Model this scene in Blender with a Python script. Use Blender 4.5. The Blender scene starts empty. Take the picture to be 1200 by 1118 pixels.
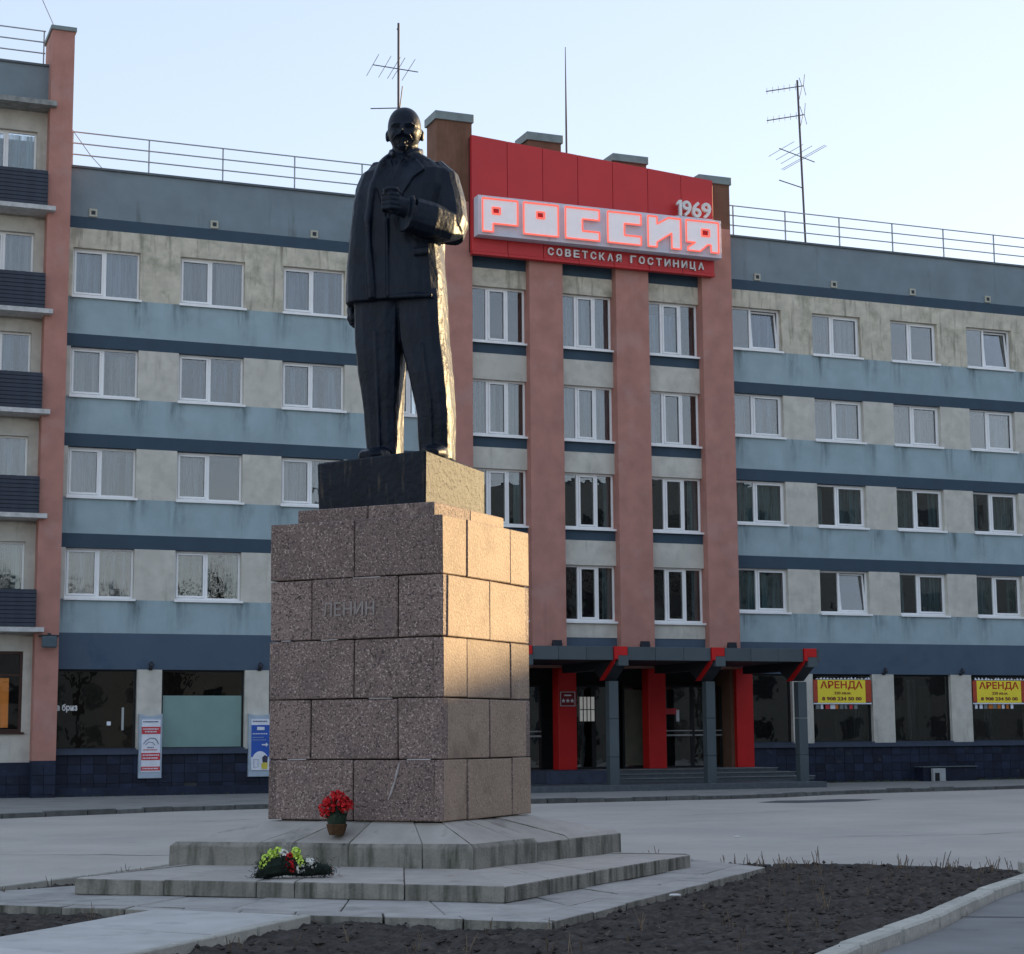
import bpy, bmesh, math, random
from mathutils import Vector, Matrix, noise
random.seed(7)
R = math.radians
S = bpy.context.scene
COL = S.collection

# ------------------------------------------------------------------ camera
PITCH, ROLL = .13982, .00753
cam_d = bpy.data.cameras.new('camera')
cam_d.sensor_fit = 'HORIZONTAL'; cam_d.sensor_width = 36.0
cam_d.lens = 36.0 * 2165.56 / 1200.0
cam_d.clip_start = .1; cam_d.clip_end = 3000
cam = bpy.data.objects.new('camera', cam_d); COL.objects.link(cam)
cam.matrix_world = (Matrix.Translation((0, 0, 1.6)) @ Matrix.Rotation(R(90) + PITCH, 4, 'X') @ Matrix.Rotation(-ROLL, 4, 'Z'))
S.camera = cam
S.render.resolution_x = 1024; S.render.resolution_y = 954

# ------------------------------------------------------------------ sky and sun
SUN_AZ, SUN_EL = R(33), R(9.5)          # azimuth counted from +X towards +Y
w = bpy.data.worlds.new('World'); S.world = w; w.use_nodes = True
nt = w.node_tree; nt.nodes.clear()
sky = nt.nodes.new('ShaderNodeTexSky'); sky.sky_type = 'NISHITA'; sky.sun_disc = False
sky.sun_elevation = SUN_EL; sky.sun_rotation = math.pi/2 - SUN_AZ
sky.air_density = 1.0; sky.dust_density = 0.5; sky.ozone_density = 2.6; sky.altitude = 100
bg = nt.nodes.new('ShaderNodeBackground'); bg.inputs['Strength'].default_value = .15
wo = nt.nodes.new('ShaderNodeOutputWorld')
tint = nt.nodes.new('ShaderNodeMix'); tint.data_type = 'RGBA'; tint.blend_type = 'MULTIPLY'   # daylight white balance
tint.inputs[0].default_value = 1.0; tint.inputs[7].default_value = (1.0, .925, .955, 1)
hsv = nt.nodes.new('ShaderNodeGamma'); hsv.inputs['Gamma'].default_value = .44          # evens out the sky, as thin high haze does
nt.links.new(sky.outputs[0], hsv.inputs['Color']); nt.links.new(hsv.outputs[0], tint.inputs[6]); nt.links.new(tint.outputs[2], bg.inputs[0]); nt.links.new(bg.outputs[0], wo.inputs[0])
sl = bpy.data.lights.new('sun', 'SUN'); sl.energy = 2.2; sl.angle = R(.55); sl.color = (1.0, .73, .38)
so = bpy.data.objects.new('sun', sl); COL.objects.link(so)
sd = Vector((math.cos(SUN_AZ)*math.cos(SUN_EL), math.sin(SUN_AZ)*math.cos(SUN_EL), math.sin(SUN_EL)))
so.rotation_euler = sd.to_track_quat('Z', 'Y').to_euler(); so.location = (60, 40, 40)
S.view_settings.view_transform = 'Standard'; S.view_settings.look = 'None'
S.view_settings.exposure = 2.28; S.view_settings.gamma = 1.0
S.render.engine = 'CYCLES'
S.cycles.max_bounces = 8; S.cycles.transparent_max_bounces = 12

# ------------------------------------------------------------------ materials
MATS = {}
def M(name, base, rough=.85, var=.12, scale=3.0, bump=.0, bscale=40., spec=.3, metal=0., streak=None,
      stain=None, speck=None, rand=.0, emit=None, world=False, drip=None):
    """procedural material: mottled colour, optional vertical streaks, stains and speckle, fine relief"""
    if name in MATS: return MATS[name]
    m = bpy.data.materials.new(name); MATS[name] = m; m.use_nodes = True
    n = m.node_tree.nodes; l = m.node_tree.links; b = n['Principled BSDF']
    b.inputs['Roughness'].default_value = rough; b.inputs['Metallic'].default_value = metal
    b.inputs['Specular IOR Level'].default_value = spec
    tc = n.new('ShaderNodeTexCoord')
    src = tc.outputs['Object']
    if world:
        g = n.new('ShaderNodeNewGeometry'); src = g.outputs['Position']
    if rand:
        oi = n.new('ShaderNodeObjectInfo'); ad = n.new('ShaderNodeVectorMath'); ad.operation = 'ADD'
        mu = n.new('ShaderNodeMath'); mu.operation = 'MULTIPLY'; mu.inputs[1].default_value = 37.
        l.new(oi.outputs['Random'], mu.inputs[0]); l.new(src, ad.inputs[0]); l.new(mu.outputs[0], ad.inputs[1]); src = ad.outputs[0]
    def noise_(sc, det=4, mapping=None, rg=.55):
        t = n.new('ShaderNodeTexNoise'); t.inputs['Scale'].default_value = sc; t.inputs['Detail'].default_value = det
        t.inputs['Roughness'].default_value = rg
        if mapping:
            mp = n.new('ShaderNodeMapping'); mp.inputs['Scale'].default_value = mapping
            l.new(src, mp.inputs[0]); l.new(mp.outputs[0], t.inputs['Vector'])
        else: l.new(src, t.inputs['Vector'])
        return t.outputs['Fac']
    def ramp(fac, p0, p1, c0=(0, 0, 0, 1), c1=(1, 1, 1, 1)):
        r = n.new('ShaderNodeValToRGB'); r.color_ramp.elements[0].position = p0; r.color_ramp.elements[1].position = p1
        r.color_ramp.elements[0].color = c0; r.color_ramp.elements[1].color = c1
        l.new(fac, r.inputs[0]); return r.outputs[0]
    def mix(fac, a, c, typ='MIX'):
        x = n.new('ShaderNodeMix'); x.data_type = 'RGBA'; x.blend_type = typ
        if isinstance(fac, float): x.inputs[0].default_value = fac
        else: l.new(fac, x.inputs[0])
        for i, v in ((6, a), (7, c)):
            if isinstance(v, tuple): x.inputs[i].default_value = v
            else: l.new(v, x.inputs[i])
        return x.outputs[2]
    c = tuple(base) + (1,)
    lo = tuple(max(0, v*(1-var)) for v in base) + (1,); hi = tuple(v*(1+var) for v in base) + (1,)
    col = ramp(noise_(scale, 6), .3, .7, lo, hi)
    if rand:
        hs = n.new('ShaderNodeHueSaturation'); mr = n.new('ShaderNodeMapRange')
        mr.inputs['To Min'].default_value = 1-rand; mr.inputs['To Max'].default_value = 1+rand
        l.new(oi.outputs['Random'], mr.inputs[0]); l.new(mr.outputs[0], hs.inputs['Value']); l.new(col, hs.inputs['Color']); col = hs.outputs[0]
    if speck:                                    # (scale, dark, light)
        for sc, cc, p in speck:
            col = mix(ramp(noise_(sc, 3, None, .7), p, p+.06), col, tuple(cc)+(1,))
    if streak:                                   # (colour, amount, xscale, threshold)
        for cc, amt, xs, th in streak:
            f = ramp(noise_(1.0, 5, (xs, xs, xs*.13), .62), th, th+.2)
            mm = n.new('ShaderNodeMath'); mm.operation = 'MULTIPLY'; mm.inputs[1].default_value = amt
            l.new(f, mm.inputs[0]); col = mix(mm.outputs[0], col, tuple(cc)+(1,))
    if stain:                                    # (colour, amount, scale, threshold)
        for cc, amt, sc, th in stain:
            f = ramp(noise_(sc, 8, None, .6), th, th+.14)
            mm = n.new('ShaderNodeMath'); mm.operation = 'MULTIPLY'; mm.inputs[1].default_value = amt
            l.new(f, mm.inputs[0]); col = mix(mm.outputs[0], col, tuple(cc)+(1,))
    if drip:                                     # (x0, pitch, width, sill z, storey): rain marks under the ends of the sills
        sx = n.new('ShaderNodeSeparateXYZ'); l.new(src, sx.inputs[0])
        def mth(op, a, bb=None, cc=None):
            q = n.new('ShaderNodeMath'); q.operation = op
            for i_, v_ in enumerate((a, bb, cc)):
                if v_ is None: continue
                if isinstance(v_, (int, float)): q.inputs[i_].default_value = v_
                else: l.new(v_, q.inputs[i_])
            return q.outputs[0]
        x0, pitch, wd, sz, st = drip
        fx = mth('MULTIPLY', mth('FRACT', mth('DIVIDE', mth('SUBTRACT', sx.outputs[0], x0-.6), pitch)), pitch)
        wob = mth('MULTIPLY', mth('SUBTRACT', noise_(1.3, 3), .5), .7)
        fx = mth('ADD', fx, wob)
        d1 = mth('ABSOLUTE', mth('SUBTRACT', fx, .6)); d2 = mth('ABSOLUTE', mth('SUBTRACT', fx, .6+wd))
        near = ramp(mth('MINIMUM', d1, d2), .02, .42, (1, 1, 1, 1), (0, 0, 0, 1))
        fz = mth('FRACT', mth('DIVIDE', mth('SUBTRACT', sx.outputs[2], sz-st), st))
        low = ramp(fz, .62, 1.0)
        f = mth('MULTIPLY', mth('MULTIPLY', near, low), mth('MULTIPLY', ramp(noise_(1., 5, (5, 5, .6), .65), .38, .62), .85))
        col = mix(f, col, (.06, .085, .085, 1))
    l.new(col, b.inputs['Base Color'])
    if bump:
        bp = n.new('ShaderNodeBump'); bp.inputs['Strength'].default_value = min(1., bump); bp.inputs['Distance'].default_value = .02
        l.new(noise_(bscale, 6), bp.inputs['Height']); l.new(bp.outputs[0], b.inputs['Normal'])
    if emit:
        b.inputs['Emission Color'].default_value = tuple(emit[0])+(1,); b.inputs['Emission Strength'].default_value = emit[1]
    return m

beige = M('render_beige', (.55, .53, .465), var=.16, scale=2.2, bump=.35, bscale=60,
          streak=[((.16, .16, .12), .5, 3.2, .58)], stain=[((.40, .395, .34), .5, 1.1, .55), ((.56, .54, .46), .5, 3.1, .6)])
beige_top = M('render_beige_weathered', (.55, .51, .41), var=.2, scale=2.2, bump=.4, bscale=60,
          streak=[((.075, .075, .05), .75, 4.5, .53), ((.56, .54, .43), .5, 9., .62)], stain=[((.25, .25, .18), .6, 1.4, .52)])
blue = M('render_light_blue', (.315, .405, .435), var=.10, scale=1.3, bump=.25, bscale=50,
         streak=[((.19, .25, .26), .5, 1.9, .58)], stain=[((.36, .45, .475), .5, .8, .55)], drip=(-14.92, 3.405, 2.13, 15.49, 3.187))
blue_top = M('render_parapet_blue', (.195, .24, .265), var=.12, scale=1.1, bump=.25, bscale=50,
         streak=[((.04, .055, .04), .8, 1.6, .6), ((.17, .22, .27), .5, 3.0, .6)])
navy = M('render_dark_blue', (.046, .075, .105), var=.10, scale=1.5, bump=.2, bscale=50, streak=[((.025, .04, .06), .4, 2., .6)])
navy_low = M('render_dark_blue_lower', (.072, .105, .148), var=.08, scale=1.0, bump=.2, bscale=50, stain=[((.04, .07, .12), .5, .9, .55)])
pink = M('render_red_brown', (.42, .205, .165), var=.13, scale=1.6, bump=.45, bscale=45,
         streak=[((.22, .10, .08), .4, 2., .6)], stain=[((.45, .27, .235), .5, .9, .54)])
brown = M('render_brown', (.17, .085, .055), var=.2, scale=1.4, bump=.3, bscale=45, streak=[((.08, .04, .02), .6, 2.5, .5)])
capm = M('cap_grey_metal', (.20, .24, .24), rough=.6, var=.15, scale=3)
roofedge = M('roof_edge_metal', (.10, .12, .13), rough=.6)
white = M('white_plastic', (.84, .84, .83), rough=.4, var=.04, spec=.5)
ledgem = M('window_ledge_metal', (.045, .06, .09), rough=.6, spec=.3)
blackfr = M('dark_window_frame', (.012, .014, .016), rough=.5)
brownfr = M('brown_window_frame', (.05, .022, .016), rough=.5)
room = M('dark_room', (.018, .02, .022), var=.3, scale=.8)
slatm = M('dark_slat', (.028, .036, .055), rough=.55, var=.2, scale=4, spec=.4)
railm = M('grey_railing', (.36, .37, .38), rough=.6)
tilem = M('dark_blue_tile', (.013, .019, .038), rough=.55, var=.3, scale=3, spec=.25, rand=.35, stain=[((.10, .11, .11), .5, 2.3, .62)])
tileback = M('tile_mortar', (.05, .055, .06))
redp = M('red_panel', (.52, .026, .028), rough=.45, var=.06, scale=.7, spec=.4, rand=.04)
redc = M('red_cladding', (.50, .012, .012), rough=.45, var=.08, scale=1)
boardm = M('sign_board_white', (.58, .61, .68), rough=.5, var=.05, scale=2)
letterm = M('letter_white_face', (.75, .72, .74), rough=.4, var=.04, emit=((1., .88, .9), .035))
neon = M('neon_tube', (.9, .15, .1), rough=.4, emit=((1., .16, .12), .15))
subm = M('small_letter_white', (.72, .72, .70), rough=.5)
anth = M('anthracite_cladding', (.062, .082, .092), rough=.45, var=.1, scale=1, spec=.45, rand=.08)
anthd = M('canopy_soffit', (.03, .034, .04), rough=.6)
stepm = M('entrance_granite', (.07, .085, .095), rough=.55, var=.2, scale=8, speck=[(60, (.12, .13, .14), .55)])
wiremat = M('antenna_metal', (.10, .08, .08), rough=.5)
yellow = M('banner_yellow', (.86, .70, .05), rough=.5, var=.03)
redtxt = M('banner_red_print', (.45, .03, .015), rough=.5)
darktxt = M('banner_dark_print', (.18, .03, .03), rough=.5)
bannerside = M('banner_red_brown', (.40, .06, .03), rough=.5, var=.2, scale=8)
boxgrey = M('lightbox_grey', (.36, .43, .50), rough=.4)
whiteprint = M('print_white', (.72, .74, .80), rough=.5)
redprint = M('print_red', (.55, .05, .06), rough=.5)
blueprint = M('print_blue', (.03, .10, .42), rough=.5)
lampm = M('black_lamp', (.02, .025, .035), rough=.4)
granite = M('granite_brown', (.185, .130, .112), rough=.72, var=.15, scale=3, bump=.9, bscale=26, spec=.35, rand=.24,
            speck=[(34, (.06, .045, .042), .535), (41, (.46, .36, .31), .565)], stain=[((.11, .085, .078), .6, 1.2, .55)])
granite_lit = M('granite_side_lit', (.30, .218, .160), rough=.72, var=.12, scale=2.5, bump=.5, bscale=28, spec=.35, rand=.07,
            speck=[(34, (.20, .145, .115), .57), (40, (.46, .36, .28), .58)], stain=[((.19, .135, .10), .75, 1.7, .53), ((.36, .27, .19), .5, 4.5, .6)])  # same granite, with the light of its bright side put into the colour
mortar = M('pedestal_joint', (.03, .026, .024))
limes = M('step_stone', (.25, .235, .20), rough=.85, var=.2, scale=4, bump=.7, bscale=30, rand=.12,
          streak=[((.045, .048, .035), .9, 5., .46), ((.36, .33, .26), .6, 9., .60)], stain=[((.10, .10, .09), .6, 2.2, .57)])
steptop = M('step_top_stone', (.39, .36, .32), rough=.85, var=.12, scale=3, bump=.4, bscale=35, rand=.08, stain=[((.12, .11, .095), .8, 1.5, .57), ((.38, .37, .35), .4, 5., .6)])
slabm = M('slab_concrete', (.35, .335, .31), rough=.9, var=.14, scale=3, bump=.5, bscale=40, rand=.08,
          stain=[((.13, .135, .13), .6, 1.7, .55), ((.36, .36, .34), .5, 4., .6)])
pathm = M('path_concrete', (.48, .47, .445), rough=.9, var=.10, scale=2, bump=.5, bscale=50, rand=.06,
          stain=[((.22, .23, .23), .5, 2.5, .57)])
kerbw = M('kerb_whitewashed', (.40, .39, .34), rough=.85, var=.15, scale=5, bump=.6, bscale=30, rand=.1,
          stain=[((.62, .60, .52), .8, 9., .57), ((.16, .15, .13), .7, 5., .58)])
kerbd = M('kerb_dark', (.09, .095, .09), rough=.9, var=.3, scale=5, bump=.7, bscale=20, rand=.2)
asph = M('asphalt', (.39, .362, .32), rough=.9, var=.10, scale=.35, bump=.35, bscale=60, world=True,
         stain=[((.335, .315, .285), .7, .16, .5), ((.45, .425, .385), .5, .5, .57), ((.20, .20, .20), .4, 1.6, .64), ((.24, .235, .225), .5, 3.3, .6), ((.48, .465, .44), .3, 6., .62)])
walkm = M('pavement', (.22, .215, .20), rough=.9, var=.14, scale=.9, bump=.4, bscale=40, world=True,
          stain=[((.10, .11, .09), .6, .7, .56), ((.24, .23, .21), .5, 2., .6)])
asph2 = M('path_asphalt', (.20, .20, .195), rough=.9, var=.15, scale=1.2, bump=.5, bscale=60, world=True,
          stain=[((.08, .085, .085), .6, 1.1, .58), ((.21, .21, .20), .4, 4, .6)])
soilm = M('soil', (.060, .053, .048), rough=.97, var=.35, scale=7, bump=1., bscale=24, spec=.1,
          stain=[((.13, .11, .09), .6, 9., .57), ((.018, .015, .014), .6, 3., .56)])
stemm = M('dry_stem', (.15, .11, .075), rough=.9, var=.3, scale=9, rand=.3)
bronze = M('dark_painted_metal', (.0045, .009, .018), rough=.42, var=.35, scale=3, bump=.5, bscale=13, spec=.20,
           streak=[((.03, .033, .034), .3, 11., .62)], stain=[((.014, .02, .028), .5, 5, .6)])
plinm = M('dark_painted_plinth', (.008, .012, .019), rough=.55, var=.35, scale=3, bump=1., bscale=14, spec=.17,
          streak=[((.16, .12, .085), .5, 14., .57)])
potm = M('wicker_brown', (.075, .038, .016), rough=.8, var=.3, scale=20)
leafm = M('dark_leaf', (.018, .035, .018), rough=.7, var=.4, scale=20, rand=.2)
pineM = M('artificial_pine', (.010, .018, .012), rough=.8, var=.4, scale=20)
redfl = M('red_petal', (.55, .012, .015), rough=.6, var=.3, scale=30)
lime = M('lime_petal', (.60, .78, .12), rough=.6, var=.2, scale=30)
whitefl = M('white_petal', (.75, .74, .68), rough=.6, var=.1, scale=30)
rustw = M('opposite_wall', (.26, .25, .22), var=.1)
barkm = M('bark', (.06, .05, .042), rough=.95)
orange_c = M('orange_curtain', (.75, .30, .08), rough=.8, var=.2, scale=2, emit=((1., .42, .12), .10))  # faint glow put into the cloth for its lit look

def curtain_mat(name, col, thin=.5):
    """sheer cloth: the folds are denser than the cloth between them"""
    m = bpy.data.materials.new(name); MATS[name] = m; m.use_nodes = True
    n = m.node_tree.nodes; l = m.node_tree.links; n.clear()
    o = n.new('ShaderNodeOutputMaterial'); mx = n.new('ShaderNodeMixShader'); t = n.new('ShaderNodeBsdfTransparent'); d = n.new('ShaderNodeBsdfDiffuse')
    d.inputs[0].default_value = tuple(col)+(1,)
    tc = n.new('ShaderNodeTexCoord'); oi = n.new('ShaderNodeObjectInfo'); ml = n.new('ShaderNodeMath'); ml.operation = 'MULTIPLY'; ml.inputs[1].default_value = 57
    va = n.new('ShaderNodeVectorMath'); mp = n.new('ShaderNodeMapping'); mp.inputs['Scale'].default_value = (7.5, .3, .22)
    nz = n.new('ShaderNodeTexNoise'); nz.inputs['Scale'].default_value = 1.; nz.inputs['Detail'].default_value = 3; nz.inputs['Roughness'].default_value = .6
    rp = n.new('ShaderNodeMapRange'); rp.inputs['From Min'].default_value = .40; rp.inputs['From Max'].default_value = .62
    rp.inputs['To Min'].default_value = thin; rp.inputs['To Max'].default_value = 1.
    l.new(oi.outputs['Random'], ml.inputs[0]); l.new(tc.outputs['Object'], va.inputs[0]); l.new(ml.outputs[0], va.inputs[1]); l.new(va.outputs[0], mp.inputs[0])
    l.new(mp.outputs[0], nz.inputs['Vector']); l.new(nz.outputs['Fac'], rp.inputs[0]); l.new(rp.outputs[0], mx.inputs[0])
    l.new(t.outputs[0], mx.inputs[1]); l.new(d.outputs[0], mx.inputs[2]); l.new(mx.outputs[0], o.inputs[0]); return m
cur_white = curtain_mat('sheer_curtain', (.33, .37, .42), .22)
cur_cream = curtain_mat('cream_curtain', (.42, .40, .35), .3); cur_grey = curtain_mat('grey_curtain', (.26, .31, .38), .15)
cur_teal = curtain_mat('teal_curtain', (.24, .37, .36), .35)
cur_dark = curtain_mat('dark_curtain', (.055, .065, .065))

def glass(name, tint, f0, rough=.0):
    if name in MATS: return MATS[name]
    m = bpy.data.materials.new(name); MATS[name] = m; m.use_nodes = True
    n = m.node_tree.nodes; l = m.node_tree.links; n.clear()
    o = n.new('ShaderNodeOutputMaterial'); mx = n.new('ShaderNodeMixShader')
    t = n.new('ShaderNodeBsdfTransparent'); t.inputs[0].default_value = tuple(tint)+(1,)
    g = n.new('ShaderNodeBsdfGlossy'); g.inputs['Roughness'].default_value = rough
    lw = n.new('ShaderNodeFresnel'); lw.inputs['IOR'].default_value = 1.5
    ad = n.new('ShaderNodeMath'); ad.operation = 'ADD'; ad.inputs[1].default_value = f0
    tc = n.new('ShaderNodeTexCoord'); nz = n.new('ShaderNodeTexNoise'); nz.inputs['Scale'].default_value = 1.6
    bp = n.new('ShaderNodeBump'); bp.inputs['Strength'].default_value = .05; bp.inputs['Distance'].default_value = .05
    oi = n.new('ShaderNodeObjectInfo'); va = n.new('ShaderNodeVectorMath'); ml = n.new('ShaderNodeMath'); ml.operation = 'MULTIPLY'; ml.inputs[1].default_value = 41
    l.new(oi.outputs['Random'], ml.inputs[0]); l.new(tc.outputs['Object'], va.inputs[0]); l.new(ml.outputs[0], va.inputs[1]); l.new(va.outputs[0], nz.inputs['Vector'])
    l.new(nz.outputs['Fac'], bp.inputs['Height']); l.new(bp.outputs[0], g.inputs['Normal'])
    l.new(lw.outputs[0], ad.inputs[0]); l.new(ad.outputs[0], mx.inputs[0]); l.new(t.outputs[0], mx.inputs[1]); l.new(g.outputs[0], mx.inputs[2])
    l.new(mx.outputs[0], o.inputs[0]); return m
gl = glass('window_glass', (.86, .9, .92), .10)
gl_shop = glass('shop_glass', (.6, .62, .6), .09)
frost = M('frosted_film', (.19, .30, .28), rough=.35, var=.08, scale=1.5, spec=.5)

# ------------------------------------------------------------------ helpers
class MB:
    def __init__(s): s.v = []; s.f = []
    def poly(s, vs, fs):
        o = len(s.v); s.v += [tuple(p) for p in vs]; s.f += [tuple(o+i for i in f) for f in fs]; return s
    def box(s, x0, x1, y0, y1, z0, z1):
        return s.poly([(x0,y0,z0),(x1,y0,z0),(x1,y1,z0),(x0,y1,z0),(x0,y0,z1),(x1,y0,z1),(x1,y1,z1),(x0,y1,z1)],
                      [(0,3,2,1),(4,5,6,7),(0,1,5,4),(1,2,6,5),(2,3,7,6),(3,0,4,7)])
    def prism(s, pts, axis, a, b):
        """pts: 2D outline; axis 0: (y,z) extruded along x, 1: (x,z) along y, 2: (x,y) along z"""
        n = len(pts)
        def P(p, t): return (t, p[0], p[1]) if axis == 0 else ((p[0], t, p[1]) if axis == 1 else (p[0], p[1], t))
        return s.poly([P(p, a) for p in pts] + [P(p, b) for p in pts],
                      [tuple(range(n)), tuple(range(2*n-1, n-1, -1))] + [(i, (i+1) % n, n+(i+1) % n, n+i) for i in range(n)])
    def tube(s, pts, r, n=6):
        pts = [Vector(p) for p in pts]; o = len(s.v); k = len(pts)
        rr = r if isinstance(r, (list, tuple)) else [r]*k
        ref = Vector((.31, .17, .93))
        for i, p in enumerate(pts):
            d = (pts[min(i+1, k-1)] - pts[max(i-1, 0)]).normalized()
            if abs(d.dot(ref)) > .95: rf = Vector((.9, .1, .2))
            else: rf = ref
            u = d.cross(rf).normalized(); v = d.cross(u)
            for j in range(n):
                a = 2*math.pi*j/n; s.v.append(tuple(p + (u*math.cos(a)+v*math.sin(a))*rr[i]))
        for i in range(k-1):
            for j in range(n):
                s.f.append((o+i*n+j, o+i*n+(j+1) % n, o+(i+1)*n+(j+1) % n, o+(i+1)*n+j))
        s.f.append(tuple(o+j for j in range(n-1, -1, -1))); s.f.append(tuple(o+(k-1)*n+j for j in range(n)))
        return s
    def mesh(s, name, mat, bevel=0., smooth=False, jit=0.):
        me = bpy.data.meshes.new(name)
        if jit: s.v = [tuple(c+random.uniform(-jit, jit) for c in p) for p in s.v]
        me.from_pydata(s.v, [], s.f)
        bm = bmesh.new(); bm.from_mesh(me)
        bmesh.ops.recalc_face_normals(bm, faces=bm.faces)
        if bevel: bmesh.ops.bevel(bm, geom=list(bm.edges), offset=bevel, segments=1, affect='EDGES', profile=.5)
        bm.to_mesh(me); bm.free()
        if mat: me.materials.append(mat)
        if smooth:
            for p in me.polygons: p.use_smooth = True
        me.update(); return me
    def build(s, name, mat, parent=None, bevel=0., smooth=False, loc=None, top=None, jit=0.):
        me = s.mesh(name, mat, bevel, smooth, jit)
        if top:
            me.materials.append(top)
            for p in me.polygons:
                if p.normal.z > .7: p.material_index = 1
        return obj(name, me, parent, loc)
def obj(name, me, parent=None, loc=None, rot=None):
    o = bpy.data.objects.new(name, me); COL.objects.link(o)
    if parent: o.parent = parent
    if loc is not None: o.location = loc
    if rot is not None: o.rotation_euler = rot
    return o
def tag(o, label=None, cat=None, group=None, kind=None):
    if label: o['label'] = label
    if cat: o['category'] = cat
    if group: o['group'] = group
    if kind: o['kind'] = kind
    return o
def thing(name, label, cat, loc=(0, 0, 0), rz=0., group=None):
    o = bpy.data.objects.new(name, None); COL.objects.link(o); o.empty_display_size = .3
    o.location = loc; o.rotation_euler = (0, 0, rz); return tag(o, label, cat, group)
def kids(o): return [c for c in bpy.data.objects if c.parent == o]
def copy_tree(o, parent=None):
    c = o.copy(); COL.objects.link(c); c.parent = parent
    for k in kids(o): copy_tree(k, c)
    return c
def eval_mesh(o, name, mat=None):
    dg = bpy.context.evaluated_depsgraph_get(); dg.update()
    me = bpy.data.meshes.new_from_object(o.evaluated_get(dg)); me.name = name
    if mat: me.materials.clear(); me.materials.append(mat)
    return me
def text_mesh(s, width, height, extrude, mat, fat=0., name='lettering'):
    cu = bpy.data.curves.new('t', 'FONT'); cu.body = s; cu.extrude = extrude; cu.offset = fat; cu.size = 1; cu.resolution_u = 3
    o = bpy.data.objects.new('t', cu); COL.objects.link(o); me = eval_mesh(o, name, mat)
    bpy.data.objects.remove(o); bpy.data.curves.remove(cu)
    xs = [v.co.x for v in me.vertices]; ys = [v.co.y for v in me.vertices]
    x0, x1, y0, y1 = min(xs), max(xs), min(ys), max(ys)
    for v in me.vertices:        # lie in the XZ plane, facing -Y, origin bottom left
        x, y, z = v.co
        v.co = ((x-x0)/(x1-x0)*width, -z, (y-y0)/(y1-y0)*height)
    return me
def curve_mesh(polys, extrude, mat, name):
    cu = bpy.data.curves.new('c', 'CURVE'); cu.dimensions = '2D'; cu.fill_mode = 'BOTH'; cu.extrude = extrude
    for p in polys:
        sp = cu.splines.new('POLY'); sp.points.add(len(p)-1); sp.use_cyclic_u = True
        for i, (x, y) in enumerate(p): sp.points[i].co = (x, y, 0, 1)
    o = bpy.data.objects.new('c', cu); COL.objects.link(o); me = eval_mesh(o, name, mat)
    bpy.data.objects.remove(o); bpy.data.curves.remove(cu)
    for v in me.vertices:
        x, y, z = v.co; v.co = (x, -z, y)
    return me

# ------------------------------------------------------------------ building frame: x along the facade, -y out of it, z up
PHI = .38243; D0 = 62.524
BROT = PHI; BLOC = Vector((0, D0, 0))
BM = Matrix.Translation(BLOC) @ Matrix.Rotation(PHI, 4, 'Z')
def BW(x, y, z): return BM @ Vector((x, y, z))

hotel = thing('hotel_building', 'four storey hotel with blue and beige bands and a projecting red brown pillared centre', 'building', BLOC, BROT)
SILL = [15.49, 12.29, 9.10, 5.93]; TOP = [17.09, 13.89, 10.71, 7.53]; DT = [None, 14.30, 11.12, 7.975]

def wing(s0, s1, wl, ww, shops):
    def bx(n, m, z0, z1, a=s0, b=s1, y0=0., y1=.34): MB().box(a, b, y0, y1, z0, z1).build(n, m, hotel)
    bx('parapet_wall', blue_top, 18.10, 19.68); bx('roof_edge', roofedge, 19.68, 19.75, y0=-.07, y1=.5)
    bx('dark_band', navy, 17.72, 18.10); bx('beige_wall', beige_top, TOP[0], 17.72)
    for r in range(4):
        xs = [s0]
        for a in wl: xs += [max(a, s0), min(a+ww, s1)]
        xs.append(s1)
        for k in range(0, len(xs), 2):
            if xs[k+1]-xs[k] > .02: bx('beige_wall', beige_top if r == 0 else beige, SILL[r], TOP[r], xs[k], xs[k+1])
        if r: bx('blue_band', blue, DT[r], SILL[r-1]); bx('dark_band', navy, TOP[r], DT[r])
    bx('blue_band', blue, 4.89, SILL[3]); bx('dark_band', navy_low, 3.77, 4.89)
    for k in range(len(shops)-1):
        bx('pilaster', beige, 1.30, 3.77, shops[k][1], shops[k+1][0])
    bx('stone_ledge', ledgem, 1.155, 1.30, y0=-.13)
    bx('plinth_wall', tileback, -.4, 1.155)
    bx('room_wall', room, -.3, 17.6, y0=1.9, y1=2.0)
    bx('side_wall', navy, -.3, 19.6, s1-.02 if s0 > 0 else s0, s1+.2 if s0 > 0 else s0+.02, y0=.35, y1=9)
    bx('roof_slab', room, 19.3, 19.6, y0=.35, y1=12)
    for z in (3.4, 6.9, 10.1, 13.2, 16.6+1.0): bx('floor_slab', room, z+.55, z+.65, y0=.36, y1=1.89)

LW = [-14.92, -11.50, -8.09, -4.68]; RW = [8.62, 12.03, 15.44, 18.85, 22.26]
lw_shop = [(-15.3, -15.3), (-15.25, -12.62), (-11.85, -9.20), (-8.42, -5.80), (-5.0, -2.4), (-2.96, -2.96)]
rw_shop = [(8.3, 8.3), (8.3, 10.75), (11.60, 14.10), (15.02, 17.51), (18.42, 20.95), (21.8, 24.4), (25.2, 26.)]
wing(-15.3, -2.96, LW, 2.13, [lw_shop[1], lw_shop[2], lw_shop[3], lw_shop[4]])
wing(8.3, 26.0, RW, 2.09, rw_shop[1:])

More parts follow.
